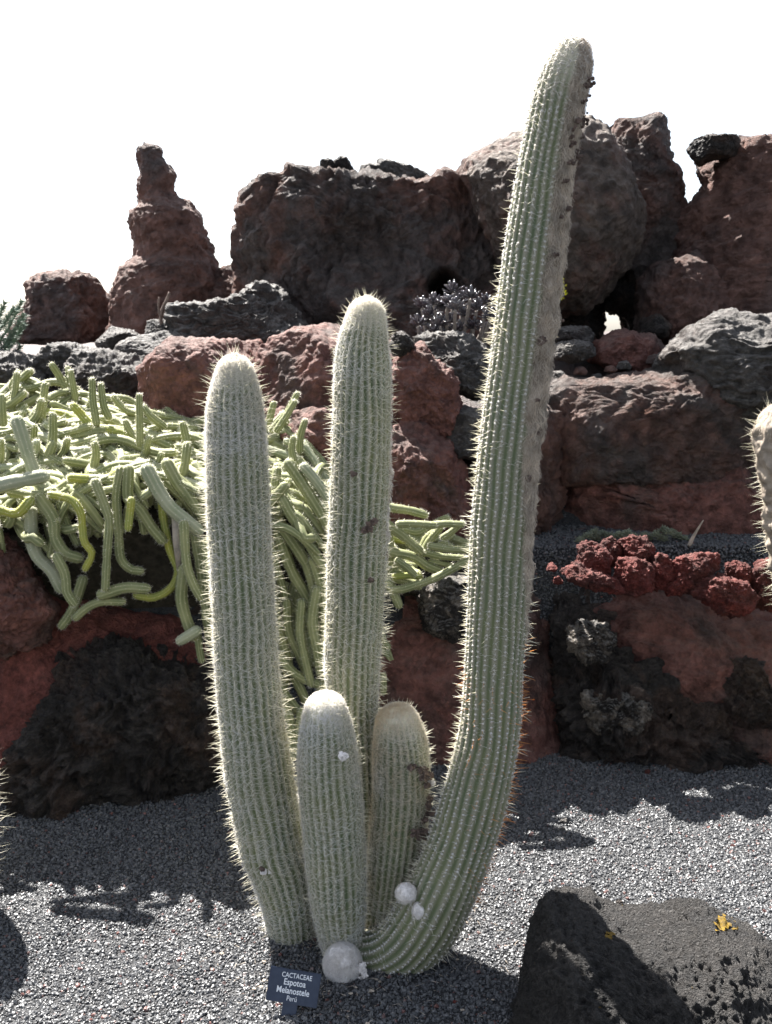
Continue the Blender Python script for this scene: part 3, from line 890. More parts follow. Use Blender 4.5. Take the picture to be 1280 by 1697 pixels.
# the row of red rocks on the terrace edge
RR = 'red rocks set along the edge of the raised bed'
RB = [
 ('leftmost upright red rock of the row, left of two stacked ones', [(958, 945), (957, 910), (968, 898), (985, 895), (998, 905), (1012, 925), (1010, 955), (985, 962)], 3.12, 0.05),
 ('small red rock tucked behind the leftmost upright one', [(992, 920), (1000, 895), (1015, 890), (1028, 900), (1028, 935), (1005, 940)], 3.2, 0.045),
 ('rounded red rock resting highest in the row', [(1024, 915), (1030, 895), (1050, 888), (1075, 892), (1087, 908), (1085, 930), (1055, 935), (1032, 930)], 3.2, 0.06),
 ('round red rock under the highest one', [(1018, 960), (1025, 930), (1048, 924), (1075, 928), (1086, 950), (1082, 978), (1050, 990), (1028, 980)], 3.08, 0.06),
 ('long low red rock lying at the left foot of the row', [(928, 950), (955, 938), (990, 948), (1022, 962), (1038, 985), (1015, 984), (970, 972)], 3.05, 0.06),
 ('narrow red rock leaning right of the round stacked pair', [(1078, 975), (1080, 930), (1092, 916), (1108, 922), (1118, 950), (1108, 978)], 3.14, 0.05),
 ('flat topped red rock pointing right in the middle of the row', [(1098, 975), (1105, 940), (1130, 922), (1160, 918), (1193, 918), (1195, 935), (1170, 955), (1150, 980), (1115, 985)], 3.12, 0.06),
 ('small red stone sitting on the large flat rock at the right', [(1203, 960), (1206, 935), (1225, 929), (1243, 938), (1247, 960), (1235, 975)], 3.12, 0.04),
 ('large flat red rock at the right of the row', [(1148, 985), (1160, 962), (1200, 955), (1235, 965), (1256, 990), (1250, 1012), (1210, 1020), (1165, 1008)], 3.05, 0.07),
 ('tall red rock cut by the right edge of the photo', [(1246, 1000), (1248, 945), (1262, 930), (1300, 928), (1330, 950), (1325, 1010), (1280, 1018)], 3.1, 0.08),
]
for lab, ol, Yk, tk in RB:
    rock(lab, ol, Yk, tk, 'scoria', 'red', 6, 'red_rock', 'rock', RR, e=0.85, amp=1.5)
for k, (x, y, r, lab) in enumerate([(915, 940, 9, 'small pink lit stone next to the tall column on the bed edge'), (938, 948, 7, 'small red stone left of the long low red rock'),
                                    (925, 962, 8, 'red stone slipping over the wall top by the tall column')]):
    rock(lab, [(x - r, y + r * .6), (x - r * .6, y - r * .5), (x + r * .3, y - r * .8), (x + r, y), (x + r * .5, y + r * .7)], 3.12, 0.03, 'scoria', 'red', 5, 'stone', 'stone', RR)

# foreground boulder with lichen
fb = rock('porous dark basalt boulder with yellow lichen in the lower right corner',
     [(800, 1760), (850, 1700), (880, 1655), (903, 1610), (918, 1560), (935, 1520), (955, 1500), (990, 1490), (1030, 1492), (1060, 1512), (1085, 1520), (1140, 1522), (1180, 1522), (1200, 1510),
      (1240, 1510), (1275, 1530), (1340, 1560), (1440, 1640), (1460, 1800), (1100, 1900), (850, 1850)],
     1.66, 0.26, 'porous', 'porous', 8, 'basalt_boulder', 'rock', None, e=0.8, amp=0.9, fine=0.0042, lean=0.25, facets=0)

fb.location.z -= 0.085
fb.location.x -= 0.03
# stray stones on the gravel
for k, (x, y, r, mt, lab) in enumerate([(1073, 1281, 5, 'red', 'flat reddish stone in the wall shadow on the right'), (936, 1364, 7, 'grey', 'lone grey stone at the shadow edge right of the tall column'),
        (1215, 1404, 4, 'red', 'small red pebble on the sunlit gravel near the right edge'), (1027, 1498, 6, 'black', 'dark pebble just above the lichen boulder'),
        (756, 1664, 6, 'red', 'pinkish pebble in the shade below the tall column'), (933, 1375, 4, 'grey', 'tiny stone below the lone grey stone')]):
    q = G(x, y)
    rr = r / F_PX * depth(y, q[1])
    S, Fc = ico(4)
    V = S * np.array([rr, rr * 0.8, rr * 0.7])
    V = V + vnormals(V, Fc) * (fbm(V / rr * 1.3 + k * 5, 4) * rr * 0.35)[:, None]
    o = link('pebble', mkmesh('pebble', V, Fc, M[mt], smooth=False), loc=q + np.array([0, 0, rr * 0.35]))
    tag(o, lab, 'stone', 'stray stones on the gravel')
# ------------------------------------------------------------------ the woolly columnar cactus
class Stem:
    """ribbed stem along control points (px, py, Y, half width px)"""
    def __init__(self, ctrl, nrib, ribdepth=0.075, tip=1.1, ds=0.0075, k=5, name='stem', ceph=None, seed=0, twist=0.0, woollen=0.09, wobble=0.022):
        pw = np.array([[*P(a, b, Y), w / F_PX * depth(b, Y)] for a, b, Y, w in ctrl])
        C, S = resample(pw, ds)
        self.S = S; self.Ltot = S[-1]
        self.C = C[:, :3]; R = C[:, 3].copy()
        tl = tip * R[-1]
        u = np.clip(1 - (self.Ltot - S) / tl, 0, 1)
        R = R * np.sqrt(np.maximum(0.0, 1 - u ** 2))
        R = R * (1 + wobble * perlin(np.stack([S * 9 + seed * 3.1, S * 0, S * 0], 1)))
        self.R = R
        # put more rings in the dome
        T, N, B = frames(self.C)
        tw = twist * S
        self.N = N * np.cos(tw)[:, None] + B * np.sin(tw)[:, None]
        self.B = B * np.cos(tw)[:, None] - N * np.sin(tw)[:, None]
        self.T = T
        dR = np.gradient(R, S)
        self.al = np.arctan(np.clip(-dR, -3, 6))
        self.nrib, self.rd, self.k, self.seed, self.ceph = nrib, ribdepth, k, seed, ceph
        self.woollen = woollen

    def look(self, s):
        i = np.interp(s, self.S, np.arange(len(self.S)))
        i0 = np.minimum(i.astype(int), len(self.S) - 2); f = (i - i0)
        def l(A):
            g = f[:, None] if A.ndim == 2 else f
            return A[i0] * (1 - g) + A[i0 + 1] * g
        return l(self.C), l(self.N), l(self.B), l(self.T), l(self.R), l(self.al)

    def cephw(self, s, th):
        if self.ceph is None: return np.zeros(np.broadcast(s, th).shape)
        c = self.ceph
        cen = np.interp(s, c['s'], c['cen']); hw = np.interp(s, c['s'], c['hw'])
        d = np.abs((th - cen + math.pi) % (2 * math.pi) - math.pi)
        wob = 0.16 * perlin(np.stack([s * 22, np.broadcast_to(th, np.shape(s)) * 0, np.zeros(np.shape(s))], -1).reshape(-1, 3)).reshape(np.shape(s))
        w = smooth01((hw * (1 + wob) - d) / 0.22)
        return w * (hw > 0.02)

    def prof(self, s, th):
        """relative radius and crest value"""
        x = (th * self.nrib / (2 * math.pi)) % 1.0            # crest at 0
        crest = np.abs(np.cos(math.pi * x))                   # 1 at crest, 0 in groove
        crest = crest ** 0.8
        fade = np.clip((self.Ltot - s) / (self.woollen * 0.6), 0.15, 1)
        cw = self.cephw(s, th)
        r = 1 + self.rd * fade * (1 - cw) * (crest - 1.0)
        if self.ceph is not None:
            q = np.stack([s * 30, np.sin(th) * 2.2, np.cos(th) * 2.2], -1).reshape(-1, 3)
            lump = fbm(q, 4).reshape(np.shape(s))
            r = r + cw * (self.ceph['bulge'] + self.ceph['rough'] * lump)
        return r, crest, cw

    def pos(self, s, th, h=0.0):
        C, N, B, T, R, al = self.look(s)
        t0 = th
        th = th + 0.07 * perlin(np.stack([s * 6.5 + self.seed, np.cos(th) * 1.3, np.sin(th) * 1.3], 1))
        rad = N * np.cos(th)[:, None] + B * np.sin(th)[:, None]
        r, crest, cw = self.prof(s, t0)
        nrm = rad * np.cos(al)[:, None] + T * np.sin(al)[:, None]
        return C + rad * (R * r)[:, None] + nrm * np.reshape(h, (-1, 1)) , nrm

    def mesh(self):
        n = self.nrib * self.k
        th = np.linspace(0, 2 * math.pi, n, endpoint=False)
        m = len(self.S)
        s2 = np.repeat(self.S, n); t2 = np.tile(th, m)
        V, nr = self.pos(s2, t2, np.zeros(len(s2)))
        r, crest, cw = self.prof(s2, t2)
        wool = smooth01(1 - (self.Ltot - s2) / self.woollen)
        i = np.arange(m - 1)[:, None] * n; j = np.arange(n)[None]; j2 = (j + 1) % n
        Q = np.stack([i + j, i + j2, i + n + j2, i + n + j], -1).reshape(-1, 4)
        V = np.vstack([V, self.C[-1] + self.T[-1] * 0.001])
        tip = len(V) - 1
        j = np.arange(n)
        cap = np.stack([(m - 1) * n + j, (m - 1) * n + (j + 1) % n, np.full(n, tip)], -1)
        ap = lambda a, v: np.append(a, v)
        return V, [Q, cap], dict(crest=ap(crest, 1), wool=ap(wool, 1), ceph=ap(cw, 0))

    def areoles(self, step, rng, jit=0.25):
        ss = np.arange(step, self.Ltot - 0.002, step)
        out = []
        for k in range(self.nrib):
            s = ss + rng.uniform(-jit, jit, len(ss)) * step + (k % 2) * step * 0.5
            out.append(np.stack([np.clip(s, 0, self.Ltot * 0.999), np.full(len(s), k * 2 * math.pi / self.nrib)], 1))
        return np.vstack(out)

def ribbons(P0, P1, P2, w, rng, taper=0.25):
    """curved flat hairs through three points: 2 quads each"""
    n = len(P0)
    d = P2 - P0
    side = np.cross(d, rng.normal(size=(n, 3)))
    side /= np.linalg.norm(side, axis=1)[:, None] + 1e-12
    w = np.reshape(np.broadcast_to(w, (n,)), (n, 1)) * 0.5
    V = np.stack([P0 - side * w, P0 + side * w, P1 - side * w, P1 + side * w, P2 - side * w * taper, P2 + side * w * taper], 1).reshape(-1, 3)
    b = np.arange(n)[:, None] * 6
    Q = np.concatenate([b + np.array([[0, 1, 3, 2]]), b + np.array([[2, 3, 5, 4]])], 0)
    return V, [Q]

def hairs(st, ar, per, length, rng, w=0.0007, lift=0.004, flat=1.0, down=0.3, keep=None):
    """hairs starting on the areoles and lying across the neighbouring grooves"""
    a = np.repeat(ar, per, axis=0)
    pn = perlin(np.stack([a[:, 0] * 9 + st.seed * 2.2, np.cos(a[:, 1]) * 1.5, np.sin(a[:, 1]) * 1.5], 1))
    a = a[rng.random(len(a)) < 0.72 + 0.55 * pn]
    n = len(a)
    C, N, B, T, R, al = st.look(a[:, 0])
    ang = rng.uniform(0, 2 * math.pi, n)
    Ls = length * rng.uniform(0.45, 1.15, n)
    dth = np.cos(ang) * Ls / np.maximum(R, 0.012) * flat
    dsx = np.sin(ang) * Ls * 0.75 - down * Ls * rng.uniform(0, 1, n)
    h = lift * rng.uniform(0.4, 2.0, n)
    s0 = a[:, 0] + rng.normal(0, 0.0012, n); t0 = a[:, 1] + rng.normal(0, 0.03, n)
    clip = lambda s: np.clip(s, 0, st.Ltot)
    A, _ = st.pos(clip(s0), t0, np.full(n, 0.0002))
    Bm, _ = st.pos(clip(s0 + dsx * .5 + rng.normal(0, .0015, n)), t0 + dth * .5, h)
    Cc, _ = st.pos(clip(s0 + dsx), t0 + dth, h * rng.uniform(0.3, 1.3, n))
    return ribbons(A, Bm, Cc, w * rng.uniform(0.6, 1.3, n), rng)

def spikes(A, d, L, r, rng):
    """three-sided needles from A along unit d"""
    n = len(A)
    ref = rng.normal(size=(n, 3))
    u = np.cross(d, ref); u /= np.linalg.norm(u, axis=1)[:, None]
    v = np.cross(d, u)
    L = np.reshape(L, (-1, 1)); r = np.reshape(np.broadcast_to(r, (n,)), (-1, 1))
    vs = [A + r * (u * math.cos(a) + v * math.sin(a)) for a in (0, 2.094, 4.189)]
    V = np.stack(vs + [A + d * L], 1).reshape(-1, 3)
    b = np.arange(n)[:, None] * 4
    Fc = np.concatenate([b + np.array([[0, 1, 3]]), b + np.array([[1, 2, 3]]), b + np.array([[2, 0, 3]])], 0)
    return V, [Fc]

def spines(st, ar, L, rng, r=0.0007, frac=1.0, spread=0.35):
    a = ar[rng.random(len(ar)) < frac]
    A, nr = st.pos(a[:, 0], a[:, 1], np.full(len(a), -0.001))
    d = nr + rng.normal(0, spread, (len(a), 3)) + np.array([0, 0, 0.05])
    d /= np.linalg.norm(d, axis=1)[:, None]
    return spikes(A, d, L * rng.uniform(0.35, 1.25, len(a)), r, rng)

BASE = G(590, 1590)
plant = thing('columnar_cactus', 'tall woolly ribbed columnar cactus with several upright stems rising from one base', 'cactus', tuple(BASE))

def add_stem(ctrl, nrib, areole=0.011, per=12, hlen=0.028, spine=0.026, sfrac=0.8, mat='stem', wool='wool', spinem='spine', lift=0.0035, hw=0.0007,
             cushion=False, tipwool=1400, seed=1, label=None, warm=None, **kw):
    rng = np.random.default_rng(seed)
    st = Stem(ctrl, nrib, seed=seed, **kw)
    V, Fs, at = st.mesh()
    o = part('stem', V, Fs, M[mat], plant, origin=st.C[0], attrs=at)
    if label: o['label'] = label
    ar = st.areoles(areole, rng)
    cw = st.cephw(ar[:, 0], ar[:, 1])
    arn = ar[cw < 0.4]
    # density rises towards the tip
    top = 1 - (st.Ltot - arn[:, 0]) / st.Ltot
    items = [hairs(st, arn, per, hlen, rng, w=hw, lift=lift)]
    near_tip = arn[(st.Ltot - arn[:, 0]) < 0.22]
    items.append(hairs(st, near_tip, per, hlen * 0.8, rng, w=hw, lift=lift))
    if tipwool:
        s = st.Ltot - np.abs(rng.normal(0, st.woollen * 0.5, tipwool)); s = np.clip(s, 0, st.Ltot)
        th = rng.uniform(0, 2 * math.pi, tipwool)
        A, nr = st.pos(s, th, np.zeros(tipwool))
        t = np.cross(nr, rng.normal(size=(tipwool, 3))); t /= np.linalg.norm(t, axis=1)[:, None]
        ln = rng.uniform(0.006, 0.016, tipwool)[:, None]
        items.append(ribbons(A, A + nr * 0.0035 + t * ln * .5, A + nr * rng.uniform(0.001, 0.007, (tipwool, 1)) + t * ln, hw, rng))
    if cushion:
        oc = np.array([[1, 0, 0], [-1, 0, 0], [0, 1, 0], [0, -1, 0], [0, 0, 1.0], [0, 0, -1]])
        of = np.array([[0, 2, 4], [2, 1, 4], [1, 3, 4], [3, 0, 4], [2, 0, 5], [1, 2, 5], [3, 1, 5], [0, 3, 5]])
        A, nr = st.pos(arn[:, 0], arn[:, 1], np.full(len(arn), 0.0004))
        rr = rng.uniform(0.0026, 0.0038, len(A))
        V2 = (A[:, None] + oc[None] * rr[:, None, None] * np.array([1, 1, .9])).reshape(-1, 3)
        F2 = (of[None] + (np.arange(len(A)) * 6)[:, None, None]).reshape(-1, 3)
        items.append((V2, [F2]))
    Vh, Fh = merge(items)
    w = part('wool', Vh, Fh, M[wool], o, origin=st.C[0], smooth=False)
    tag(w, kind='stuff')
    items = [spines(st, arn, spine, rng, frac=sfrac)]
    Vs, Fs = merge(items)
    if spinem == 'both':
        fm = None
    sp = part('spines', Vs, Fs, [M['spine'], M['spine_amber']], o, origin=st.C[0], smooth=False,
              fmat=(None if warm is None else warm(Vs, Fs)))
    tag(sp, kind='stuff')
    return st, o, rng, arn

# left tall column
A_ctrl = [(487, 1566, 2.06, 40), (480, 1500, 2.06, 45), (466, 1440, 2.06, 51), (452, 1400, 2.06, 54), (440, 1340, 2.06, 55), (429, 1280, 2.06, 55), (418, 1200, 2.06, 53.5), (409, 1100, 2.06, 52),
          (404, 1000, 2.06, 51), (398, 900, 2.06, 51), (394, 800, 2.05, 51), (391, 720, 2.05, 48.5), (390, 670, 2.05, 44), (390, 635, 2.05, 36), (389, 589, 2.05, 21)]
stA, oA, rA, arA = add_stem(A_ctrl, 25, per=11, hw=0.0006, ribdepth=0.10, seed=11, spine=0.034, sfrac=0.7, tip=0.9, label='long woolly stem leaning out to the left')
# middle tall column
B_ctrl = [(588, 1560, 2.16, 34), (592, 1450, 2.16, 38), (592, 1300, 2.16, 38), (586, 1180, 2.16, 41), (584, 1100, 2.16, 45.5), (589, 1000, 2.16, 47.5), (592, 900, 2.16, 48.5), (597, 800, 2.15, 48.5),
          (600, 700, 2.15, 48), (601, 620, 2.15, 47.5), (602, 575, 2.15, 42), (606, 540, 2.15, 35), (610, 493, 2.15, 22)]
cB = [(0, 0, 0)]
stB, oB, rB, arB = add_stem(B_ctrl, 24, per=7, hw=0.0006, ribdepth=0.11, seed=12, spine=0.028, sfrac=0.8, tip=0.95, label='straight woolly stem in the middle',
    ceph=dict(s=[0, 1.0, 1.08, 1.30, 1.37, 1.6], cen=[1.75] * 6, hw=[0, 0, 0.42, 0.42, 0.2, 0.0], bulge=0.02, rough=0.10))
# short front column
C_ctrl = [(566, 1585, 1.98, 28), (566, 1555, 1.98, 36), (562, 1500, 1.98, 45), (557, 1430, 1.98, 50), (551, 1350, 1.98, 51.5), (546, 1290, 1.98, 51), (542, 1230, 1.98, 46), (540, 1190, 1.98, 38), (539, 1148, 1.98, 24)]
stC, oC, rC, arC = add_stem(C_ctrl, 25, per=11, hw=0.0006, ribdepth=0.10, seed=13, spine=0.022, sfrac=0.7, tip=0.95, hlen=0.024, label='short thick woolly stem in front')
# short right column
D_ctrl = [(628, 1570, 2.06, 30), (640, 1520, 2.06, 38), (651, 1450, 2.06, 44), (660, 1380, 2.06, 46.5), (665, 1300, 2.06, 47), (664, 1240, 2.06, 45), (660, 1205, 2.06, 38), (656, 1168, 2.06, 26)]
stD, oD, rD, arD = add_stem(D_ctrl, 25, per=11, hw=0.0006, ribdepth=0.10, seed=14, spine=0.022, sfrac=0.6, tip=0.9, wool='wool_warm', hlen=0.024, label='short yellowed woolly stem with dry knobs on its right side')
# the tallest column, bending up from the right of the base
E_ctrl = [(600, 1590, 1.98, 44), (640, 1584, 1.97, 48), (678, 1562, 1.96, 53), (708, 1524, 1.95, 56), (733, 1474, 1.95, 56), (756, 1420, 1.96, 55), (778, 1355, 1.96, 54), (798, 1280, 1.96, 52), (813, 1200, 1.96, 49.5),
          (819, 1100, 1.96, 48), (825, 1000, 1.96, 50), (830, 900, 1.96, 50), (838, 800, 1.96, 50), (849, 700, 1.96, 49.5), (862, 600, 1.96, 49), (875, 500, 1.96, 49.5), (887, 400, 1.96, 48.5),
          (901, 300, 1.96, 46), (913, 230, 1.96, 44.5), (927, 160, 1.96, 43), (942, 105, 1.96, 37), (958, 60, 1.96, 22)]
def warmE(Vs, Fs):
    n = len(Vs) // 4
    base = Vs[::4]
    w = ((base[:, 0] > 0.18) & (base[:, 2] > 0.12) & (base[:, 2] < 0.75)).astype(int)
    return np.concatenate([w, w, w])
stE, oE, rE, arE = add_stem(E_ctrl, 22, areole=0.0125, per=5, hlen=0.012, seed=15, mat='stem_tall', spine=0.022, sfrac=0.55, lift=0.0022, cushion=True, tip=0.9, ribdepth=0.095,
    label='tallest green stem with a tan woolly strip down its right side', woollen=0.16, warm=warmE, tipwool=1600,
    ceph=dict(s=[0, 0.92, 1.0, 1.15, 1.4, 2.0, 2.3, 2.5], cen=[1.6, 1.6, 1.5, 1.35, 1.15, 1.05, 1.0, 1.0], hw=[0, 0, 0.3, 0.6, 0.85, 0.8, 0.85, 0.6], bulge=0.01, rough=0.14))
# longer amber spines on the right edge of the tall stem
rng = np.random.default_rng(40)
def edge_spines(st, o, s0, s1, thc, n, L, mat, spread=0.3, thw=0.35):
    s = rng.uniform(s0, s1, n); th = thc + rng.normal(0, thw, n)
    th = np.round(th * st.nrib / (2 * math.pi)) * 2 * math.pi / st.nrib
    A, nr = st.pos(s, th, np.full(n, -0.001))
    d = nr + rng.normal(0, spread, (n, 3)); d /= np.linalg.norm(d, axis=1)[:, None]
    V, Fc = spikes(A, d, L * rng.uniform(0.4, 1.3, n), 0.0011, rng)
    x = part('edge_spines', V, Fc, M[mat], o, origin=st.C[0], smooth=False)
    tag(x, kind='stuff')
edge_spines(stE, oE, 0.28, 0.98, 1.65, 120, 0.030, 'spine_amber')
edge_spines(stE, oE, 0.10, 1.10, 1.65, 130, 0.030, 'spine')
edge_spines(stE, oE, 0.10, 1.75, -1.5, 480, 0.024, 'spine')
edge_spines(stA, oA, 0.15, 1.30, 1.5, 230, 0.036, 'spine')
edge_spines(stA, oA, 0.15, 1.30, -1.5, 200, 0.028, 'spine')
edge_spines(stB, oB, 0.3, 1.10, 1.55, 230, 0.030, 'spine')
edge_spines(stB, oB, 0.3, 1.45, -1.5, 200, 0.022, 'spine')
edge_spines(stC, oC, 0.1, 0.62, 1.5, 90, 0.022, 'spine')
edge_spines(stD, oD, 0.38, 0.62, 1.4, 60, 0.024, 'spine')

# wool of the flowering strips
def strip_wool(st, o, n, s0, s1, L, seed, mat='wool_tan'):
    r = np.random.default_rng(seed)
    s = r.uniform(s0, s1, n); th = r.uniform(-0.2, 3.1, n)
    k = st.cephw(s, th) > 0.35
    s, th = s[k], th[k]; m = len(s)
    h = r.uniform(0.001, 0.006, m)
    A, _ = st.pos(s, th, np.zeros(m))
    B_, _ = st.pos(np.clip(s - L * .5, 0, st.Ltot), th + r.normal(0, .09, m), h)
    C_, _ = st.pos(np.clip(s - L * r.uniform(.6, 1.2, m), 0, st.Ltot), th + r.normal(0, .16, m), h * 1.2)
    V, Fs = ribbons(A, B_, C_, 0.0008, r)
    x = part('cephalium_wool', V, Fs, M[mat], o, origin=st.C[0], smooth=False)
    tag(x, kind='stuff')
strip_wool(stE, oE, 17000, 0.95, stE.Ltot, 0.02, 5)
strip_wool(stB, oB, 4500, 1.0, 1.4, 0.012, 6, 'wool')

def lump(V0, r, seed, sx=(1, 1, 1), rough=0.35, n=4):
    S, Fc = ico(n)
    V = S * np.array(sx) * r
    V = V + S * (fbm(S * 1.8 + seed * 3.3, 4) * r * rough)[:, None]
    return V + V0, [Fc]

# dark dry flower remnants along the tall stem's strip
r = np.random.default_rng(9)
for k in range(40):
    s = stE.Ltot - 0.08 - abs(r.normal(0, 0.16)) - (0.0 if k < 33 else r.uniform(0.10, 0.45))
    th = r.choice([r.uniform(1.2, 1.7), r.uniform(0.6, 1.2)], p=[0.55, 0.45])
    A, nr = stE.pos(np.array([s]), np.array([th]), np.array([0.003]))
    rad = r.uniform(0.0035, 0.0065)
    V, Fs = merge([lump(A[0], rad, k, (1, 1, .8), 0.6, 3), lump(A[0] + nr[0] * rad * 1.3 + r.normal(0, .002, 3), rad * .6, k + 50, n=3, rough=.6)])
    part('flower_remnant', V, Fs, M['remnant'], oE, smooth=False)
# dark scars in the strip
for s_, th_ in ((1.62, 0.55), (1.43, 0.95), (1.33, 0.8)):
    A, nr = stE.pos(np.array([s_]), np.array([th_]), np.array([0.0]))
    V, Fs = lump(A[0], 0.009, s_ * 7, (1.1, .45, .8), 0.7, 4)
    part('scar', V, Fs, M['remnant'], oE)
# knobs on the short right stem
for (x, y, rr, y_) in ((697, 1276, 9, 2.02), (708, 1284, 10, 2.02), (714, 1296, 7, 2.03), (706, 1302, 6, 2.01), (709, 1330, 9, 2.03), (712, 1345, 6, 2.03), (708, 1358, 7, 2.02), (701, 1376, 9, 2.0), (707, 1392, 7, 2.02),
                       (695, 1388, 6, 1.99), (699, 1410, 6, 2.0), (688, 1380, 5, 1.98), (684, 1272, 6, 1.99)):
    c = P(x, y, y_); q = rr / F_PX * 2.15
    V, Fs = merge([lump(c + r.normal(0, q * .5, 3), q * r.uniform(.45, .8), x + y + i, rough=0.6, n=3) for i in range(4)])
    part('dry_knob', V, Fs, M['remnant' if (x + y) % 5 else 'tuft'], oD, smooth=False)
# dry knobs on the middle, front and left stems
for x, y, rr, y_, oo, mt in ((612, 871, 9, 2.065, oB, 'remnant'), (585, 787, 5.5, 2.063, oB, 'remnant'), (614, 962, 5, 2.07, oB, 'remnant'), (570, 1250, 9, 1.90, oC, 'tuft'), (440, 1444, 8, 1.985, oA, 'tuft'), (436, 1438, 5, 1.98, oA, 'remnant')):
    c = P(x, y, y_); q = rr / F_PX * 2.15
    V, Fs = merge([lump(c + r.normal(0, q * .45, 3) * np.array([1, .3, 1]), q * r.uniform(.5, .7), x + i, rough=0.6, n=3) for i in range(4)])
    part('dry_knob', V, Fs, M[mt], oo, smooth=False)

# woolly buds on the bend of the tall stem and shrivelled one beside the ball
def bud(name, x, y, Y, w, hgt, seed, parent, hair=700, mat='tuft', wm='wool', drop=0.0):
    rr = np.random.default_rng(seed)
    c = P(x, y, Y); q = w / F_PX * depth(y, Y); hz = hgt / F_PX * depth(y, Y)
    S, Fc = ico(5)
    V = S * np.array([q, q * .9, hz]); V = V + S * (fbm(S * 1.6 + seed, 3) * q * .12)[:, None]
    o = part(name, V + c, [Fc], M[mat], parent, origin=c)
    S = rr.normal(size=(hair, 3)); S /= np.linalg.norm(S, axis=1)[:, None]
    A = c + S * np.array([q, q * .9, hz]) * .98
    t = np.cross(S, rr.normal(size=(hair, 3))); t /= np.linalg.norm(t, axis=1)[:, None]
    t[:, 2] -= drop
    l = q * rr.uniform(.2, .5, hair)[:, None]
    hv, hf = ribbons(A, A + S * q * .10 + t * l * .5, A + S * q * .08 + t * l, 0.0006, rr)
    return o, (hv, hf), c, q
for (x, y, Y, w, h_, sd) in ((673, 1479, 1.905, 17, 16, 3), (696, 1509, 1.895, 13, 16, 4)):
    o, (hv, hf), c, q = bud('woolly_bud', x, y, Y, w, h_, sd, oE, 900, mat='tuft', drop=0.4)
    # merge the hair into the bud's own mesh as a second object is the third level already
    me = o.data
    Vb = np.empty(len(me.vertices) * 3, dtype=np.float32); me.vertices.foreach_get('co', Vb); Vb = Vb.reshape(-1, 3)
    Fb = ico(5)[1]
    V, Fs = merge([(Vb, [Fb]), (hv - c, hf)])
    nm = mkmesh('woolly_bud', V, Fs, [M['tuft'], M['wool']], smooth=True,
                fmat=np.concatenate([np.full(len(f), 0 if f.shape[1] == 3 else 1) for f in Fs]))
    o.data = nm
# ball shaped offset at the foot
o, (hv, hf), c, q = bud('ball_offset', 568, 1597, 1.90, 30, 32, 8, plant, 5200, mat='tuft', wm='wool')
for k in ('crest', 'wool', 'ceph'):
    at = o.data.attributes.new(k, 'FLOAT', 'POINT')
    at.data.foreach_set('value', np.full(len(o.data.vertices), {'crest': 1.0, 'wool': 1.0, 'ceph': 0.0}[k], dtype=np.float32))
o['label'] = 'small round white woolly offset at the foot'
w = part('wool', hv, hf, M['wool'], o, origin=c, smooth=False); tag(w, kind='stuff')
rr = np.random.default_rng(21)
n = 90
az = rr.uniform(0.6, 3.8, n); el = rr.uniform(-0.3, 1.2, n)
S = np.stack([np.cos(az) * np.cos(el), np.abs(np.sin(az)) * np.cos(el) * .5 + .2, np.sin(el)], 1); S /= np.linalg.norm(S, axis=1)[:, None]
V, Fs = spikes(c + S * q * .97, S, 0.020 * rr.uniform(.5, 1.2, n), 0.0007, rr)
w = part('spines', V, Fs, M['spine'], o, origin=c, smooth=False); tag(w, kind='stuff')
V, Fs = merge([lump(P(x, y, 1.88), rad / F_PX * 2.1, x, (.8, .6, 1.2), 0.7, 4) for x, y, rad in ((600, 1606, 7), (604, 1616, 6), (597, 1624, 6), (590, 1628, 5), (603, 1600, 5))])
o = part('shrivelled_bud', V, Fs, M['tuft'], plant)
# small white offset glimpsed behind, between the left and the front stem
rngx = np.random.default_rng(3)
stG, oG, _, _ = add_stem([(500, 1520, 2.2, 26), (497, 1440, 2.2, 27), (493, 1380, 2.2, 25), (488, 1318, 2.2, 16)], 22, per=8, seed=17, tip=1.0, hlen=0.02, label='small white stem tip behind the front stems')

# woolly arm at the right edge of the photo
plant2 = plant
edge = thing('columnar_cactus', 'brownish woolly cactus stem cut by the right edge of the photo', 'cactus', tuple(G(1330, 1250)))
_p = plant
plant = edge
stH, oH, _, _ = add_stem([(1390, 1250, 2.75, 45), (1375, 1150, 2.72, 45), (1345, 1000, 2.7, 48), (1325, 900, 2.68, 50), (1316, 830, 2.66, 46), (1304, 770, 2.65, 44), (1297, 720, 2.65, 43), (1293, 668, 2.65, 30)],
                         20, per=8, seed=18, spine=0.045, hlen=0.02, sfrac=0.8, mat='stem', wool='wool_tan', ds=0.007, ribdepth=0.12,
                         ceph=dict(s=[0, 0.45, 0.6, 1.6], cen=[-1.2] * 4, hw=[0, 0, 0.75, 0.75], bulge=0.02, rough=0.15))
strip = None
plant = _p

# barrel cactus just left of the frame: its spines reach in, its shadow falls on the gravel
bar = thing('barrel_cactus', 'yellow spined cactus at the left edge, only its spine tips in the photo', 'cactus', tuple(G(-95, 1480)))
plant = bar
stJ, oJ, _, _ = add_stem([(-110, 1500, 2.12, 62), (-104, 1440, 2.12, 84), (-100, 1380, 2.12, 88), (-98, 1310, 2.12, 84), (-98, 1230, 2.12, 60)], 22, areole=0.016, per=4, seed=19, spine=0.045, sfrac=1, mat='stem_tall', tip=0.8, ds=0.012, spinem='spine', ribdepth=0.16)
plant = _p

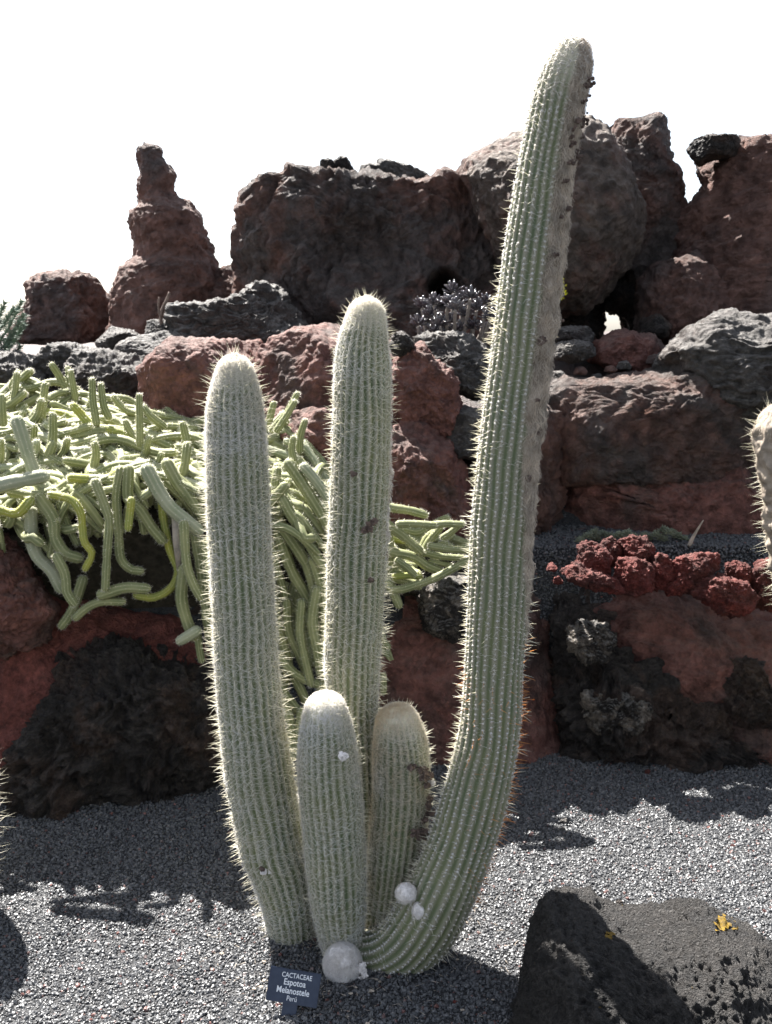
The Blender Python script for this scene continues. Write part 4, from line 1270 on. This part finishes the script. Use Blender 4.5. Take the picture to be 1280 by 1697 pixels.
# ------------------------------------------------------------------ sign
sg = thing('plant_sign', 'small navy plant name sign with white lettering at the foot of the cactus', 'sign', tuple(G(482, 1700)))
def navy():
    m, nt, bs, out = newmat('navy_plastic')
    n = nd(nt, 'ShaderNodeTexNoise', Scale=60.0, Detail=5.0)
    g_ = nt.nodes.new('ShaderNodeNewGeometry'); nt.links.new(g_.outputs['Position'], n.inputs['Vector'])
    nt.links.new(mixc(nt, ramp(nt, n.outputs[0], .4, .7), (0.012, 0.022, 0.050), (0.022, 0.034, 0.066)), bs.inputs['Base Color'])
    bs.inputs['Roughness'].default_value = 0.45
    return m
M['navy'] = navy()
M['ink'] = simple_mat('white_print', (0.75, 0.77, 0.80), 0.6, 0.2, 0.03)
ctr = P(487, 1635.5, 1.78)
ex = P(531, 1621, 1.775) - P(447, 1607, 1.785); ex /= np.linalg.norm(ex)
# the plate leans back towards the viewer's line of sight
up0 = np.array([0.0, 0.45, 0.89]); ez = up0 - (up0 @ ex) * ex; ez /= np.linalg.norm(ez)
en = np.cross(ex, ez)            # points away from viewer? fixed below
if en[1] > 0: en = -en
px2m = depth(1635, 1.78) / F_PX
Rm = Matrix(((ex[0], ez[0], en[0]), (ex[1], ez[1], en[1]), (ex[2], ez[2], en[2])))
def plate(name, w, h, t, c, mat, bev=0.0012):
    bm = bmesh.new()
    bmesh.ops.create_cube(bm, size=1)
    for v in bm.verts:
        v.co = Vector((v.co.x * w, v.co.y * h, v.co.z * t))
    bmesh.ops.bevel(bm, geom=[e for e in bm.edges], offset=min(bev, t * .3), segments=2, affect='EDGES')
    me = bpy.data.meshes.new(name); bm.to_mesh(me); bm.free()
    me.materials.append(M[mat])
    o = link(name, me, sg)
    o.matrix_local = Matrix.Translation(Vector(c) - Vector(sg.location)) @ Rm.to_4x4()
    return o
pw_, ph_ = 86 * px2m, 48 * px2m * 1.08
plate('sign_plate', pw_, ph_, 0.004, ctr, 'navy')
plate('stake', 25 * px2m, 0.11, 0.0036, ctr - ez * (ph_ / 2 + 0.048) - en * 0.0038 - ex * 0.002, 'navy')
def lettering(txt, size, dx, dy, bold=0.0):
    cu = bpy.data.curves.new('lettering', 'FONT')
    cu.body = txt; cu.size = size; cu.align_x = 'CENTER'; cu.align_y = 'CENTER'; cu.offset = bold; cu.extrude = 0.0002; cu.resolution_u = 4
    tmp = bpy.data.objects.new('lettering_curve', cu)
    COL.objects.link(tmp)
    bpy.context.view_layer.update()
    me = bpy.data.meshes.new_from_object(tmp)
    bpy.data.objects.remove(tmp)
    me.name = 'lettering'
    me.materials.clear(); me.materials.append(M['ink'])
    o = link('lettering', me, sg)
    c = ctr + ex * dx * px2m + ez * dy * px2m + en * 0.0023
    o.matrix_local = Matrix.Translation(Vector(c) - Vector(sg.location)) @ Rm.to_4x4() @ Matrix.Scale(0.84, 4, (1, 0, 0))
    o['label'] = 'printed line reading ' + txt
u = px2m
lettering('CACTACEAE', 10.6 * u, 3, 16.5, 0.0001)
lettering('Espotoa', 13.6 * u, 1, 6.0, 0.00025)
lettering('Melanostele', 13.6 * u, 0, -6.5, 0.00025)
lettering('Perú', 11.2 * u, 0, -18, 0.0)

# ------------------------------------------------------------------ creeping cactus
creep = thing('creeping_cactus', 'sprawling mound of finger-like green cactus stems spilling over the left wall', 'cactus', tuple(P(300, 1000, 2.9)))
TOPX = [-250, 0, 100, 200, 300, 400, 500, 560, 620, 700, 780]
TOPY = [620, 640, 640, 668, 690, 700, 720, 790, 838, 870, 890]
FRX = [-250, 0, 100, 200, 300, 400, 500, 560, 620, 700, 780]
FRY = [860, 850, 835, 800, 800, 825, 850, 900, 950, 950, 935]
def surf(u, v):
    yt = np.interp(u, TOPX, TOPY); yf = np.interp(u, FRX, FRY)
    py = yt + (yf - yt) * v
    Yb = np.interp(u, [0, 500, 650, 780], [3.55, 3.5, 3.4, 3.35]); Yf = np.interp(u, [0, 500, 650, 780], [2.88, 2.9, 3.05, 3.1])
    Y = Yb + (Yf - Yb) * v ** 0.9
    dx = (u - CX) / F_PX; dy = (CY - py) / F_PX
    t = Y / (math.cos(PITCH) + dy * math.sin(PITCH))
    return np.stack([dx * t, Y, CAM_H + (-math.sin(PITCH) + dy * math.cos(PITCH)) * t], -1)

# soil body under the living stems, coloured dark to shade the gaps between them
uu, vv = np.meshgrid(np.linspace(-250, 770, 80), np.linspace(0, 1, 30))
Vm = surf(uu.ravel(), vv.ravel()); Vm[:, 2] -= 0.085
Vm[:, 1] += 0.03
Vm = Vm + np.stack([0 * Vm[:, 0], 0 * Vm[:, 0], fbm(Vm * 9, 3) * 0.02], 1)
low = Vm[-80:].copy(); low[:, 2] = 0.5; low[:, 1] += 0.2
back = Vm[:80].copy(); back[:, 2] -= 0.5; back[:, 1] += 0.1
Vm = np.vstack([back, Vm, low])
i = np.arange(31)[:, None] * 80 + np.arange(79)[None]
M['litter'] = simple_mat('shaded_gap_soil', (0.035, 0.030, 0.022), 0.9, 0.1, 0.4, 40, bump=0.01)  # soil colour with the shade between the stems put in
x = link('soil_bank', mkmesh('soil_bank', Vm, np.stack([i, i + 80, i + 81, i + 1], -1).reshape(-1, 4), M['litter']))
tag(x, kind='structure')

_cn = [0]
_mass = []
def creeper(pts, rad, mat='creep', nrib=9, fuzz=1.0, taper=0.75, seg=0.015, joint=True, mass=False):
    _cn[0] += 1
    r = np.random.default_rng(1000 + _cn[0])
    if mass:
        seg, nrib, fuzz = 0.022, 7, 0.35
    else:
        seg = 0.018
    C, S = resample(np.asarray(pts, dtype=float), seg)
    L = S[-1]
    R = rad * (taper + (1 - taper) * np.interp(S, [0, L * .3, L], [1, 1, .3]))
    if joint:      # yearly growth joints
        for jp in np.arange(r.uniform(.08, .16), L - 0.04, r.uniform(.10, .18)):
            R = R * (1 - 0.16 * np.exp(-((S - jp) / 0.008) ** 2))
    R = R * (1 + 0.05 * perlin(np.stack([S * 18 + _cn[0] * 5, S * 0, S * 0], 1)))
    # round tip: extra rings
    T = C[-1] - C[-2]; T /= np.linalg.norm(T)
    ph = np.array([0.35, 0.7, 1.0, 1.25, 1.5])
    T0 = C[1] - C[0]; T0 /= np.linalg.norm(T0)
    C2 = np.vstack([C[0] - T0 * R[0] * math.sin(a) for a in ph[::-1]] + [C] + [C[-1] + T * R[-1] * math.sin(a) * 1.25 for a in ph])
    R2 = np.concatenate([R[0] * np.cos(ph[::-1]), R, R[-1] * np.cos(ph)])
    k = 2; n = nrib * k
    Tt, N, B = frames(C2)
    th = np.linspace(0, 2 * math.pi, n, endpoint=False)
    cr = np.where(np.arange(n) % k == 0, 1.0, 0.0)
    rr = R2[:, None] * (1 - 0.09 * (1 - cr))[None]
    V = C2[:, None] + rr[..., None] * (np.cos(th)[None, :, None] * N[:, None] + np.sin(th)[None, :, None] * B[:, None])
    m = len(C2)
    V = V.reshape(-1, 3)
    i = np.arange(m - 1)[:, None] * n; j = np.arange(n)[None]; j2 = (j + 1) % n
    Q = np.stack([i + j, i + j2, i + n + j2, i + n + j], -1).reshape(-1, 4)
    V = np.vstack([V, C2[-1] + Tt[-1] * R2[-1] * .2]); j = np.arange(n)
    cap = np.stack([(m - 1) * n + j, (m - 1) * n + (j + 1) % n, np.full(n, len(V) - 1)], -1)
    crest = np.append(np.tile(cr, m), 1)
    wool = np.append(np.repeat(smooth01((np.arange(m) - (m - 5)) / 5.0) * .5, n), .5)
    # fuzz of short spines along the crests
    nf = int(L / 0.0055 * nrib * fuzz)
    s = r.uniform(0, 1, nf) * (m - 2); i0 = s.astype(int); f = (s - i0)[:, None]
    tt = r.integers(0, nrib, nf) * 2 * math.pi / nrib
    Cc = C2[i0] * (1 - f) + C2[i0 + 1] * f; Rr = (R2[i0] * (1 - f[:, 0]) + R2[i0 + 1] * f[:, 0])
    rad_ = np.cos(tt)[:, None] * N[i0] + np.sin(tt)[:, None] * B[i0]
    al = np.where(i0 > m - 7, 0.6, 0.0)[:, None]
    A = Cc + rad_ * Rr[:, None] * .96
    d = rad_ + Tt[i0] * al * 1.5 + r.normal(0, .45, (nf, 3)); d /= np.linalg.norm(d, axis=1)[:, None]
    sd = np.cross(d, r.normal(size=(nf, 3))); sd /= np.linalg.norm(sd, axis=1)[:, None]
    ln = r.uniform(.005, .012, nf)[:, None]
    Vf = np.stack([A - sd * .0005, A + sd * .0005, A + d * ln], 1).reshape(-1, 3)
    Ff = np.arange(nf * 3).reshape(-1, 3)
    base = len(V)
    V = np.vstack([V, Vf])
    z = np.zeros(nf * 3)
    Fs = [Q, cap, Ff + base]
    fm = np.concatenate([np.zeros(len(Q) + len(cap)), np.ones(nf)])
    if mass:
        _mass.append((V, Fs, fm, np.append(crest, z), np.append(wool, z)))
        return None
    o = part('stem', V, Fs, [M[mat], M['spine']], creep, origin=C2[0], fmat=fm,
             attrs=dict(crest=np.append(crest, z), wool=np.append(wool, z), ceph=np.zeros(len(V))))
    return o

r = np.random.default_rng(77)
cnt = 0
for k in range(390):
    ms = k >= 205
    # back ones first; heading mostly across the slope
    v = r.uniform(0.0, 1.0); u = r.uniform(-180, 690)
    if u > 520 and r.random() < 0.35: u = r.uniform(0, 500)
    L = r.uniform(0.16, 0.40)
    ang = r.normal(0.1, 0.55) + (0 if r.random() < .72 else math.pi)
    n = 6
    p = []
    cu_, cv_ = u, v
    lift = r.uniform(-0.05, 0.0) if ms else r.uniform(-0.02, 0.035)
    curl = r.random() < 0.24
    up = r.uniform(0.10, 0.65)
    bend = r.normal(0, 0.22)
    for i in range(n):
        q = surf(np.array(cu_), np.array(min(max(cv_, 0.0), 1.15)))
        q = q + np.array([0, 0, lift + 0.012 * math.sin(i * 1.3 + k)])
        p.append(q)
        cu_ += math.cos(ang) * L / n * 500
        cv_ += math.sin(ang) * L / n * 1.6
        ang += bend * r.uniform(.3, 1.2)
    p = np.array(p)
    if curl:
        m = r.integers(2, 4)
        for i in range(n - m, n):
            t = (i - (n - m) + 1)
            p[i] = p[i - 1] + np.array([(p[n - m][0] - p[n - m - 1][0]) * (1 - up) , -0.008 * t * r.uniform(-.5, 1), L / n * up * 1.1])
    mt = 'creep' if r.random() < 0.85 else ('creep_pale' if r.random() < 0.7 else 'creep_yellow')
    creeper(p, r.uniform(0.0135, 0.020), mt, nrib=int(r.integers(8, 11)), mass=ms, fuzz=0.5 if ms else 1.0)
    cnt += 1

# upright fingers standing out of the mound
for (x0, y0, x1, y1, Y) in ((160, 700, 153, 632, 3.2), (180, 690, 168, 640, 3.22), (232, 735, 231, 658, 3.1), (85, 745, 88, 690, 3.1), (20, 640, 30, 618, 3.45), (15, 690, 28, 622, 3.4), (270, 705, 240, 676, 3.25),
                            (452, 712, 492, 655, 3.25), (460, 712, 488, 668, 3.2), (497, 745, 505, 700, 3.3), (310, 745, 304, 705, 3.15), (118, 640, 113, 612, 3.5), (68, 700, 75, 640, 3.3), (700, 910, 722, 880, 3.12), (487, 760, 486, 728, 3.1),
                            (155, 780, 158, 738, 3.0), (5, 700, 3, 660, 3.2), (125, 660, 118, 618, 3.45)):
    a = P(x0, y0, Y); b = P(x1, y1, Y - .01); mid = (a + b) / 2 + r.normal(0, .006, 3)
    creeper([a, mid, b], r.uniform(.0125, .016))

hang = [
 ([(68, 828), (89, 860), (92, 892), (108, 917), (127, 924)], 14, 'creep'), ([(51, 850), (54, 898), (64, 924), (86, 946), (99, 971)], 15, 'creep_pale'),
 ([(95, 924), (108, 952), (111, 981), (121, 997)], 11, 'creep'), ([(137, 962), (127, 994), (118, 1016), (105, 1034)], 12, 'creep'), ([(127, 1022), (146, 1006), (169, 997), (200, 997)], 10, 'creep'),
 ([(86, 820), (118, 828), (134, 850), (137, 873), (140, 898), (153, 917), (143, 940)], 9, 'creep_yellow'), ([(100, 835), (115, 876), (126, 898)], 9, 'creep'),
 ([(159, 800), (175, 841), (181, 866), (178, 914), (175, 972)], 10, 'creep'), ([(200, 780), (194, 815), (194, 845), (197, 882), (200, 924), (216, 943), (230, 946)], 11, 'creep'),
 ([(213, 780), (213, 825), (232, 844), (251, 873), (267, 892)], 13, 'creep'), ([(218, 830), (216, 847), (213, 873)], 9, 'creep_yellow'),
 ([(268, 820), (272, 866), (283, 914), (296, 946), (283, 975), (255, 990), (229, 987)], 10, 'creep_yellow'), ([(170, 985), (207, 974), (239, 975)], 13, 'creep'),
 ([(245, 780), (264, 815), (283, 841), (305, 860), (325, 876)], 16, 'creep_pale'), ([(278, 770), (296, 803), (318, 831), (337, 857)], 14, 'creep'), ([(305, 870), (309, 930), (318, 962), (331, 987)], 11, 'creep'),
 ([(321, 870), (331, 930), (337, 978), (341, 1010), (347, 1051)], 12, 'creep'), ([(305, 945), (301, 990), (309, 1025), (319, 1051)], 14, 'creep'), ([(325, 1046), (302, 1060)], 13, 'creep_pale'),
 ([(328, 1050), (331, 1076), (334, 1092)], 9, 'creep'), ([(340, 900), (352, 960), (360, 1030), (372, 1100)], 12, 'creep'),
 ([(458, 850), (468, 873), (496, 914), (513, 945), (523, 982)], 14, 'creep'), ([(460, 880), (468, 904), (485, 948), (503, 979), (513, 997)], 14, 'creep'), ([(470, 830), (482, 852), (506, 887), (526, 924), (545, 950)], 13, 'creep'),
 ([(465, 800), (479, 822), (509, 852), (537, 900)], 12, 'creep'), ([(480, 770), (492, 787), (516, 825), (537, 860), (560, 900)], 14, 'creep'), ([(505, 775), (516, 787), (537, 815), (560, 860)], 12, 'creep_pale'),
 ([(455, 900), (458, 938), (468, 972), (479, 1003), (496, 1013), (509, 1000)], 11, 'creep'), ([(525, 980), (518, 1030), (526, 1075), (532, 1110)], 13, 'creep'), ([(476, 1000), (479, 1047), (496, 1085), (509, 1116)], 12, 'creep'),
 ([(452, 990), (458, 1030), (470, 1070), (480, 1110)], 13, 'creep'), ([(500, 1000), (498, 1050), (508, 1100), (515, 1130)], 11, 'creep'), ([(515, 975), (527, 990), (540, 992)], 10, 'creep'),
 ([(465, 1090), (480, 1108), (499, 1123), (523, 1133)], 11, 'creep'), ([(455, 1110), (468, 1145), (482, 1165), (499, 1185)], 13, 'creep'), ([(489, 1125), (500, 1145), (512, 1175)], 12, 'creep'),
 ([(465, 1160), (478, 1185), (483, 1220), (478, 1270)], 12, 'creep'), ([(530, 1100), (534, 1130), (530, 1160)], 12, 'creep'), ([(448, 960), (450, 1010), (455, 1060)], 12, 'creep'), ([(520, 930), (535, 980), (540, 1040), (538, 1100)], 13, 'creep'),
 ([(462, 1040), (470, 1090), (474, 1130)], 12, 'creep'), ([(500, 1180), (492, 1215), (488, 1250)], 11, 'creep'),
 ([(625, 850), (643, 870), (667, 887), (694, 911)], 12, 'creep'), ([(630, 905), (650, 915), (684, 922), (708, 938), (725, 945)], 12, 'creep'), ([(650, 978), (670, 976), (691, 969), (721, 958), (773, 931)], 10, 'creep'),
 ([(630, 838), (653, 842), (680, 846), (701, 852)], 11, 'creep'), ([(662, 868), (690, 868), (718, 870)], 9, 'creep'), ([(710, 872), (735, 868), (764, 869)], 9, 'creep'), ([(700, 918), (712, 896), (728, 877)], 10, 'creep'),
 ([(715, 905), (745, 910), (780, 912)], 9, 'creep'), ([(700, 915), (730, 922), (765, 925)], 9, 'creep'), ([(655, 955), (680, 954), (695, 956)], 8, 'creep_yellow'), ([(636, 960), (650, 978), (660, 1000)], 12, 'creep'),
 ([(640, 870), (645, 900), (650, 940)], 12, 'creep'), ([(660, 930), (672, 938), (685, 950)], 9, 'creep'), ([(735, 890), (750, 880), (765, 868)], 8, 'creep'), ([(715, 930), (728, 933), (745, 936)], 7, 'creep'),
 ([(632, 1050), (638, 1068), (642, 1070)], 9, 'creep'), ([(628, 1140), (640, 1160), (644, 1175)], 10, 'creep'), ([(635, 1120), (636, 1145)], 9, 'creep'),
 ([(50, 830), (30, 850), (0, 845), (-40, 830)], 11, 'creep_yellow'), ([(30, 700), (60, 790), (82, 812), (60, 790)][:3], 15, 'creep_pale'), ([(-40, 815), (20, 800), (68, 790)], 17, 'creep_pale'), ([(20, 815), (60, 822), (84, 815)], 12, 'creep'),
]
for k, (pl, wp, mt) in enumerate(hang):
    right = pl[0][0] > 600
    Y0 = 3.02 if right else 2.82
    Y0 += 0.05 * math.sin(k * 2.4)
    n = len(pl)
    pts = []
    for i, (x, y) in enumerate(pl):
        zrel = (y - 800) / 300
        pts.append(P(x, y, Y0 - (0.0 if right else 0.03 * zrel)))
    if 440 < pl[0][0] < 560:
        pts = [P(x, y, Y0 + 0.12 - 0.05 * (y - 800) / 300) for (x, y) in pl]
    creeper(pts, wp * 0.74 / F_PX * 2.95, mt, nrib=9, taper=0.9)
# more stems filling the hanging curtain between the columns, behind the drawn ones
for k in range(120):
    x = r.uniform(445, 640); y = r.uniform(850, 1130)
    if x > 590 or (x > 560 and y > 1000): continue
    Y0 = 3.08 + r.uniform(0, .05)
    L = r.uniform(80, 190); sl = r.normal(0.2, 0.2)
    pts = [P(x + sl * L * t + 8 * math.sin(3 * t + k), y + L * t * (1 - abs(sl) * .3), Y0 - .04 * t) for t in (0, .33, .66, 1)]
    creeper(pts, r.uniform(.015, .02), 'creep', nrib=9, taper=.9, mass=True, fuzz=.5)
for k in range(60):          # short ones coming over the lip of the wall
    u = r.uniform(-60, 480); q0 = surf(np.array(u), np.array(r.uniform(.8, 1.0)))
    L = r.uniform(.06, .2); sl = r.normal(.02, .05)
    pts = [q0 + np.array([-sl, .05, .02]), q0 + np.array([0, -.02, .01]), q0 + np.array([sl, -.05, -L * .4]), q0 + np.array([sl * 1.6, -.045, -L])]
    creeper(pts, r.uniform(.0125, .0175), 'creep', nrib=9, taper=.9, mass=True, fuzz=.6)
Vb, Fb, fmb, cb, wb, off = [], {}, {}, [], [], 0
for V, Fs, fm, cr_, wl_ in _mass:
    j = 0
    for f in Fs:
        Fb.setdefault(f.shape[1], []).append(f + off); fmb.setdefault(f.shape[1], []).append(fm[j:j + len(f)]); j += len(f)
    Vb.append(V); cb.append(cr_); wb.append(wl_); off += len(V)
cb = np.concatenate(cb)
o = part('stem_tangle', np.vstack(Vb), [np.vstack(v) for v in Fb.values()], [M['creep'], M['spine']], creep, fmat=np.concatenate([np.concatenate(v) for v in fmb.values()]),
         attrs=dict(crest=cb, wool=np.concatenate(wb), ceph=np.zeros(len(cb))))
tag(o, kind='stuff')
# dry brown stem hanging among the green ones
V, Fs = tube([P(292, 850, 2.84), P(293, 900, 2.82), P(297, 950, 2.82)], [.016, .013, .006], 7)
o = part('dry_stem', V, Fs, M['wool_tan'], creep)

# ------------------------------------------------------------------ other plants
def leafblob(base, d, L, w, seed=0, n=3, flat=0.45):
    """club shaped leaf from base along unit d"""
    S, Fc = ico(n)
    d = np.asarray(d, dtype=float); d /= np.linalg.norm(d)
    s = np.cross(d, [0.1, 0.2, 1]); s /= np.linalg.norm(s); t = np.cross(s, d)
    x = (S[:, 2] + 1) / 2
    ww = w * (0.35 + 0.75 * x) 
    V = base + d * (x * L)[:, None] + s * (S[:, 0] * ww)[:, None] + t * (S[:, 1] * ww * flat)[:, None]
    return V, [Fc]

M['purple'] = simple_mat('dark_purple_succulent_leaf', (0.040, 0.028, 0.038), 0.22, 0.9, 0.5, 18, col2=(0.075, 0.075, 0.085))
M['bark'] = simple_mat('grey_succulent_bark', (0.20, 0.17, 0.15), 0.8, 0.2, 0.3, 60, bump=0.004)
suc = thing('leafy_succulent', 'dark purple glossy leaved succulent growing on the rocks left of the tall column', 'succulent', tuple(P(760, 590, 3.95)))
r = np.random.default_rng(31)
heads = [(700, 505), (693, 535), (715, 520), (722, 548), (742, 500), (752, 480), (765, 495), (780, 490), (770, 520), (790, 510), (805, 500), (812, 525), (745, 530), (730, 535), (800, 545), (825, 520), (760, 545), (785, 540), (830, 505), (705, 548), (755, 508), (720, 500)]
for k, (x, y) in enumerate(heads):
    Y = 3.95 + r.uniform(-.12, .14)
    h = P(x, y + 6, Y)
    b0 = P(745 + (x - 745) * .4 + r.normal(0, 6), 588, 4.0)
    mid = (h + b0) / 2 + np.array([(x - 755) * .0003, -.01, -.01])
    C, S = resample(np.array([b0, mid, h]), .02)
    V, Fs = tube(C, np.linspace(.011, .007, len(C)), 7)
    br = part('branch', V, Fs, M['bark'], suc)
    items = []
    for i in range(26):
        a = i * 2.4; e = 0.15 + 1.15 * (i / 26) + r.normal(0, .12)
        d = np.array([math.cos(a) * math.cos(e), math.sin(a) * math.cos(e), math.sin(e)])
        items.append(leafblob(h + d * .006, d + np.array([0, 0, .15]), r.uniform(.035, .055), r.uniform(.0065, .009), n=2))
    V, Fs = merge(items)
    part('leaf_rosette', V, Fs, M['purple'], br)

M['blue'] = simple_mat('blue_green_stem_leaf', (0.17, 0.23, 0.17), 0.6, 0.3, 0.25, 30, trans=0.2)
lft = thing('spiky_shrub', 'pale blue green shrub with bottle brush shoots at the far left edge', 'shrub', tuple(P(-20, 620, 4.3)))
for k, (x0, y0, x1, y1) in enumerate([(-60, 600, 10, 500), (-40, 600, 38, 498), (-50, 620, 42, 520), (-60, 640, 28, 548), (-40, 650, 35, 572), (-70, 560, -5, 490), (-60, 640, 15, 590), (-40, 560, 25, 512), (-30, 610, 40, 536), (-60, 620, 5, 560), (-50, 590, 0, 530), (-70, 650, 10, 610)]):
    Y = 4.3 + r.uniform(-.2, .1)
    C, S = resample(np.array([P(x0, y0, Y), P((x0 + x1) / 2 + 5, (y0 + y1) / 2 + 10, Y), P(x1, y1, Y - .03)]), .01)
    V, Fs = tube(C, np.linspace(.006, .003, len(C)), 6)
    br = part('shoot', V, Fs, M['blue'], lft)
    T, N, B = frames(C)
    m = 420
    i0 = (r.random(m) ** .7 * (len(C) - 1)).astype(int); a = r.uniform(0, 6.28, m)
    d = T[i0] * .8 + np.cos(a)[:, None] * N[i0] + np.sin(a)[:, None] * B[i0]; d /= np.linalg.norm(d, axis=1)[:, None]
    V, Fs = spikes(C[i0], d, r.uniform(.018, .034, m), .0032, r)
    x = part('leaves', V, Fs, M['blue'], br, smooth=False); tag(x, kind='stuff')

M['dead'] = simple_mat('bare_dead_wood', (0.16, 0.12, 0.10), 0.8, 0.2, 0.3, 60, bump=0.003)
tw = thing('bare_twig', 'bare forked dead twig standing among the grey rocks', 'twig', tuple(P(268, 545, 4.35)))
for nm, pl, w0, w1 in (('branch', [(268, 545), (267, 525), (271, 508), (277, 497), (281, 484)], .0105, .006), ('branch', [(267, 526), (263, 510), (264, 492)], .007, .004)):
    C, S = resample(np.array([P(x, y, 4.35) for x, y in pl]), .01)
    V, Fs = tube(C, np.linspace(w0, w1, len(C)) * (1 + .12 * np.sin(np.arange(len(C)))), 8)
    part(nm, V, Fs, M['dead'], tw)

M['yellow'] = simple_mat('yellow_flower_head', (0.72, 0.68, 0.04), 0.6, 0.2, 0.25, 60, trans=0.3)
yf = thing('yellow_flowers', 'bright yellow flower spike peeking out from behind the tall column', 'flower', tuple(P(915, 560, 4.15)))
C, S = resample(np.array([P(912, 560, 4.15), P(920, 520, 4.15), P(929, 495, 4.15)]), .01)
V, Fs = tube(C, np.full(len(C), .004), 6); part('stalk', V, Fs, M['blue'], yf)
for (x, y, rad) in ((930, 465, 6), (925, 472, 6), (935, 474, 5), (928, 481, 6), (936, 486, 5), (924, 489, 5), (931, 493, 5), (929, 459, 4)):
    c = P(x, y, 4.15 + r.uniform(-.02, .02)); q = rad / F_PX * 4.2
    items = []
    for i in range(9):
        d = r.normal(size=3); d /= np.linalg.norm(d)
        items.append(leafblob(c, d, q * 1.1, q * .38, n=2))
    V, Fs = merge(items); part('flower', V, Fs, M['yellow'], yf)

M['greyleaf'] = simple_mat('grey_green_rosette', (0.16, 0.18, 0.13), 0.7, 0.2, 0.3, 40)
rs = [(962, 893), (975, 886), (988, 889), (1000, 883), (1012, 886), (1025, 884), (1040, 882), (1048, 888), (1075, 888), (1088, 884), (1098, 890), (1110, 880), (1122, 886), (1135, 892), (1100, 876), (985, 880), (1066, 886)]
labs_ = None
gs = thing('low_succulent', 'low mat of grey green succulent rosettes behind the red rocks on the raised bed', 'succulent', tuple(P(1045, 900, 3.4)))
for k, (x, y) in enumerate(rs):
    Y = 3.42 + r.uniform(-.05, .05)
    c = P(x, y + 8, Y)
    items = []
    for i in range(30):
        a = i * 2.4; e = 0.1 + 1.3 * (i / 30)
        d = np.array([math.cos(a) * math.cos(e), math.sin(a) * math.cos(e), math.sin(e)])
        items.append(leafblob(c + np.array([0, 0, .004]), d, r.uniform(.022, .034), .0055, n=2))
    V, Fs = merge(items); part('rosette', V, Fs, M['greyleaf'], gs)
dl = thing('dry_leaf', 'upright dry brown leaf right of the low succulent mat', 'leaf', tuple(P(1145, 905, 3.38)))
C, S = resample(np.array([P(1142, 905, 3.38), P(1150, 888, 3.37), P(1166, 862, 3.36)]), .01)
V, Fs = tube(C, np.linspace(.009, .002, len(C)), 6); part('blade', V, Fs, M['wool_tan'], dl)

# lichen patches on the foreground boulder
M['lichen'] = simple_mat('yellow_lichen', (0.20, 0.125, 0.015), 0.9, 0.1, 0.3, 150, bump=0.004, col2=(0.12, 0.085, 0.035))

# shed spines and dry flecks on the gravel round the cactus
r = np.random.default_rng(55)
n = 420
ang = r.uniform(0, 6.28, n); rad = np.abs(r.normal(0, .28, n)) + .05
A = np.stack([-.03 + rad * np.cos(ang), 1.97 + rad * np.sin(ang) * .8, np.zeros(n)], 1)
A[:, 2] = terrain_h(A[:, 0], A[:, 1]) + fbm(A * 1.4, 3) * 0.010 + fbm(A * 6, 3) * 0.007 + .006
d = r.normal(size=(n, 3)); d[:, 2] *= .18; d /= np.linalg.norm(d, axis=1)[:, None]
V, Fs = spikes(A, d, r.uniform(.006, .028, n), .0007, r)
Va = [(V, Fs)]
for k in range(70):
    V2, F2 = lump(A[k * 5] + r.normal(0, .01, 3) * np.array([1, 1, 0]), r.uniform(.0015, .004), k, (1.6, 1, .4), .6, 2)
    Va.append((V2, F2))
V, Fs = merge(Va)
o = link('plant_litter', mkmesh('plant_litter', V - np.array([0, 1.97, 0]), Fs, M['wool_tan'], smooth=False), loc=(0, 1.97, 0))
tag(o, 'straw coloured shed spines and dry flecks scattered on the gravel round the cactus', 'litter', kind='stuff')
bpy.context.view_layer.update()
me = fb.data
nV = len(me.vertices)
co = np.empty(nV * 3, dtype=np.float32); me.vertices.foreach_get('co', co); co = co.reshape(-1, 3) + np.array(fb.location)
nf = len(me.polygons)
fi = np.empty(nf * 3, dtype=np.int32); me.loops.foreach_get('vertex_index', fi); fi = fi.reshape(-1, 3)
nrm = vnormals(co, fi)
def proj(p):
    v = p - np.array([0, 0, CAM_H])
    f = np.array([0, math.cos(PITCH), -math.sin(PITCH)]); u_ = np.array([0, math.sin(PITCH), math.cos(PITCH)])
    dpt = v @ f
    return CX + v[:, 0] / dpt * F_PX, CY - (v @ u_) / dpt * F_PX
sx, sy = proj(co)
for (x, y, rx, ry) in ((1197, 1533, 16, 13), (1011, 1553, 9, 8), (1216, 1540, 6, 5)):
    # a thin crust a few mm proud, following the stone under it
    wob = 1.1 * fbm(co * 45, 4)
    dd = ((sx - x) / rx) ** 2 + ((sy - y) / ry) ** 2
    toward = (nrm @ (np.array([0, 0, CAM_H]) - co.mean(0))) > 0.0
    m_ = (dd * (1 + wob) < 1) & toward
    if m_.sum() < 5: 
        print('lichen none', x, y); continue
    # keep the nearest layer only
    ff = fi[m_[fi].all(1)]
    if not len(ff):
        print('lichen noface'); continue
    ids, inv = np.unique(ff, return_inverse=True)
    V = co[ids] + nrm[ids] * (0.0022 + 0.0018 * fbm(co[ids] * 150, 2)[:, None])
    part('lichen_patch', V, inv.reshape(-1, 3), M['lichen'], fb)
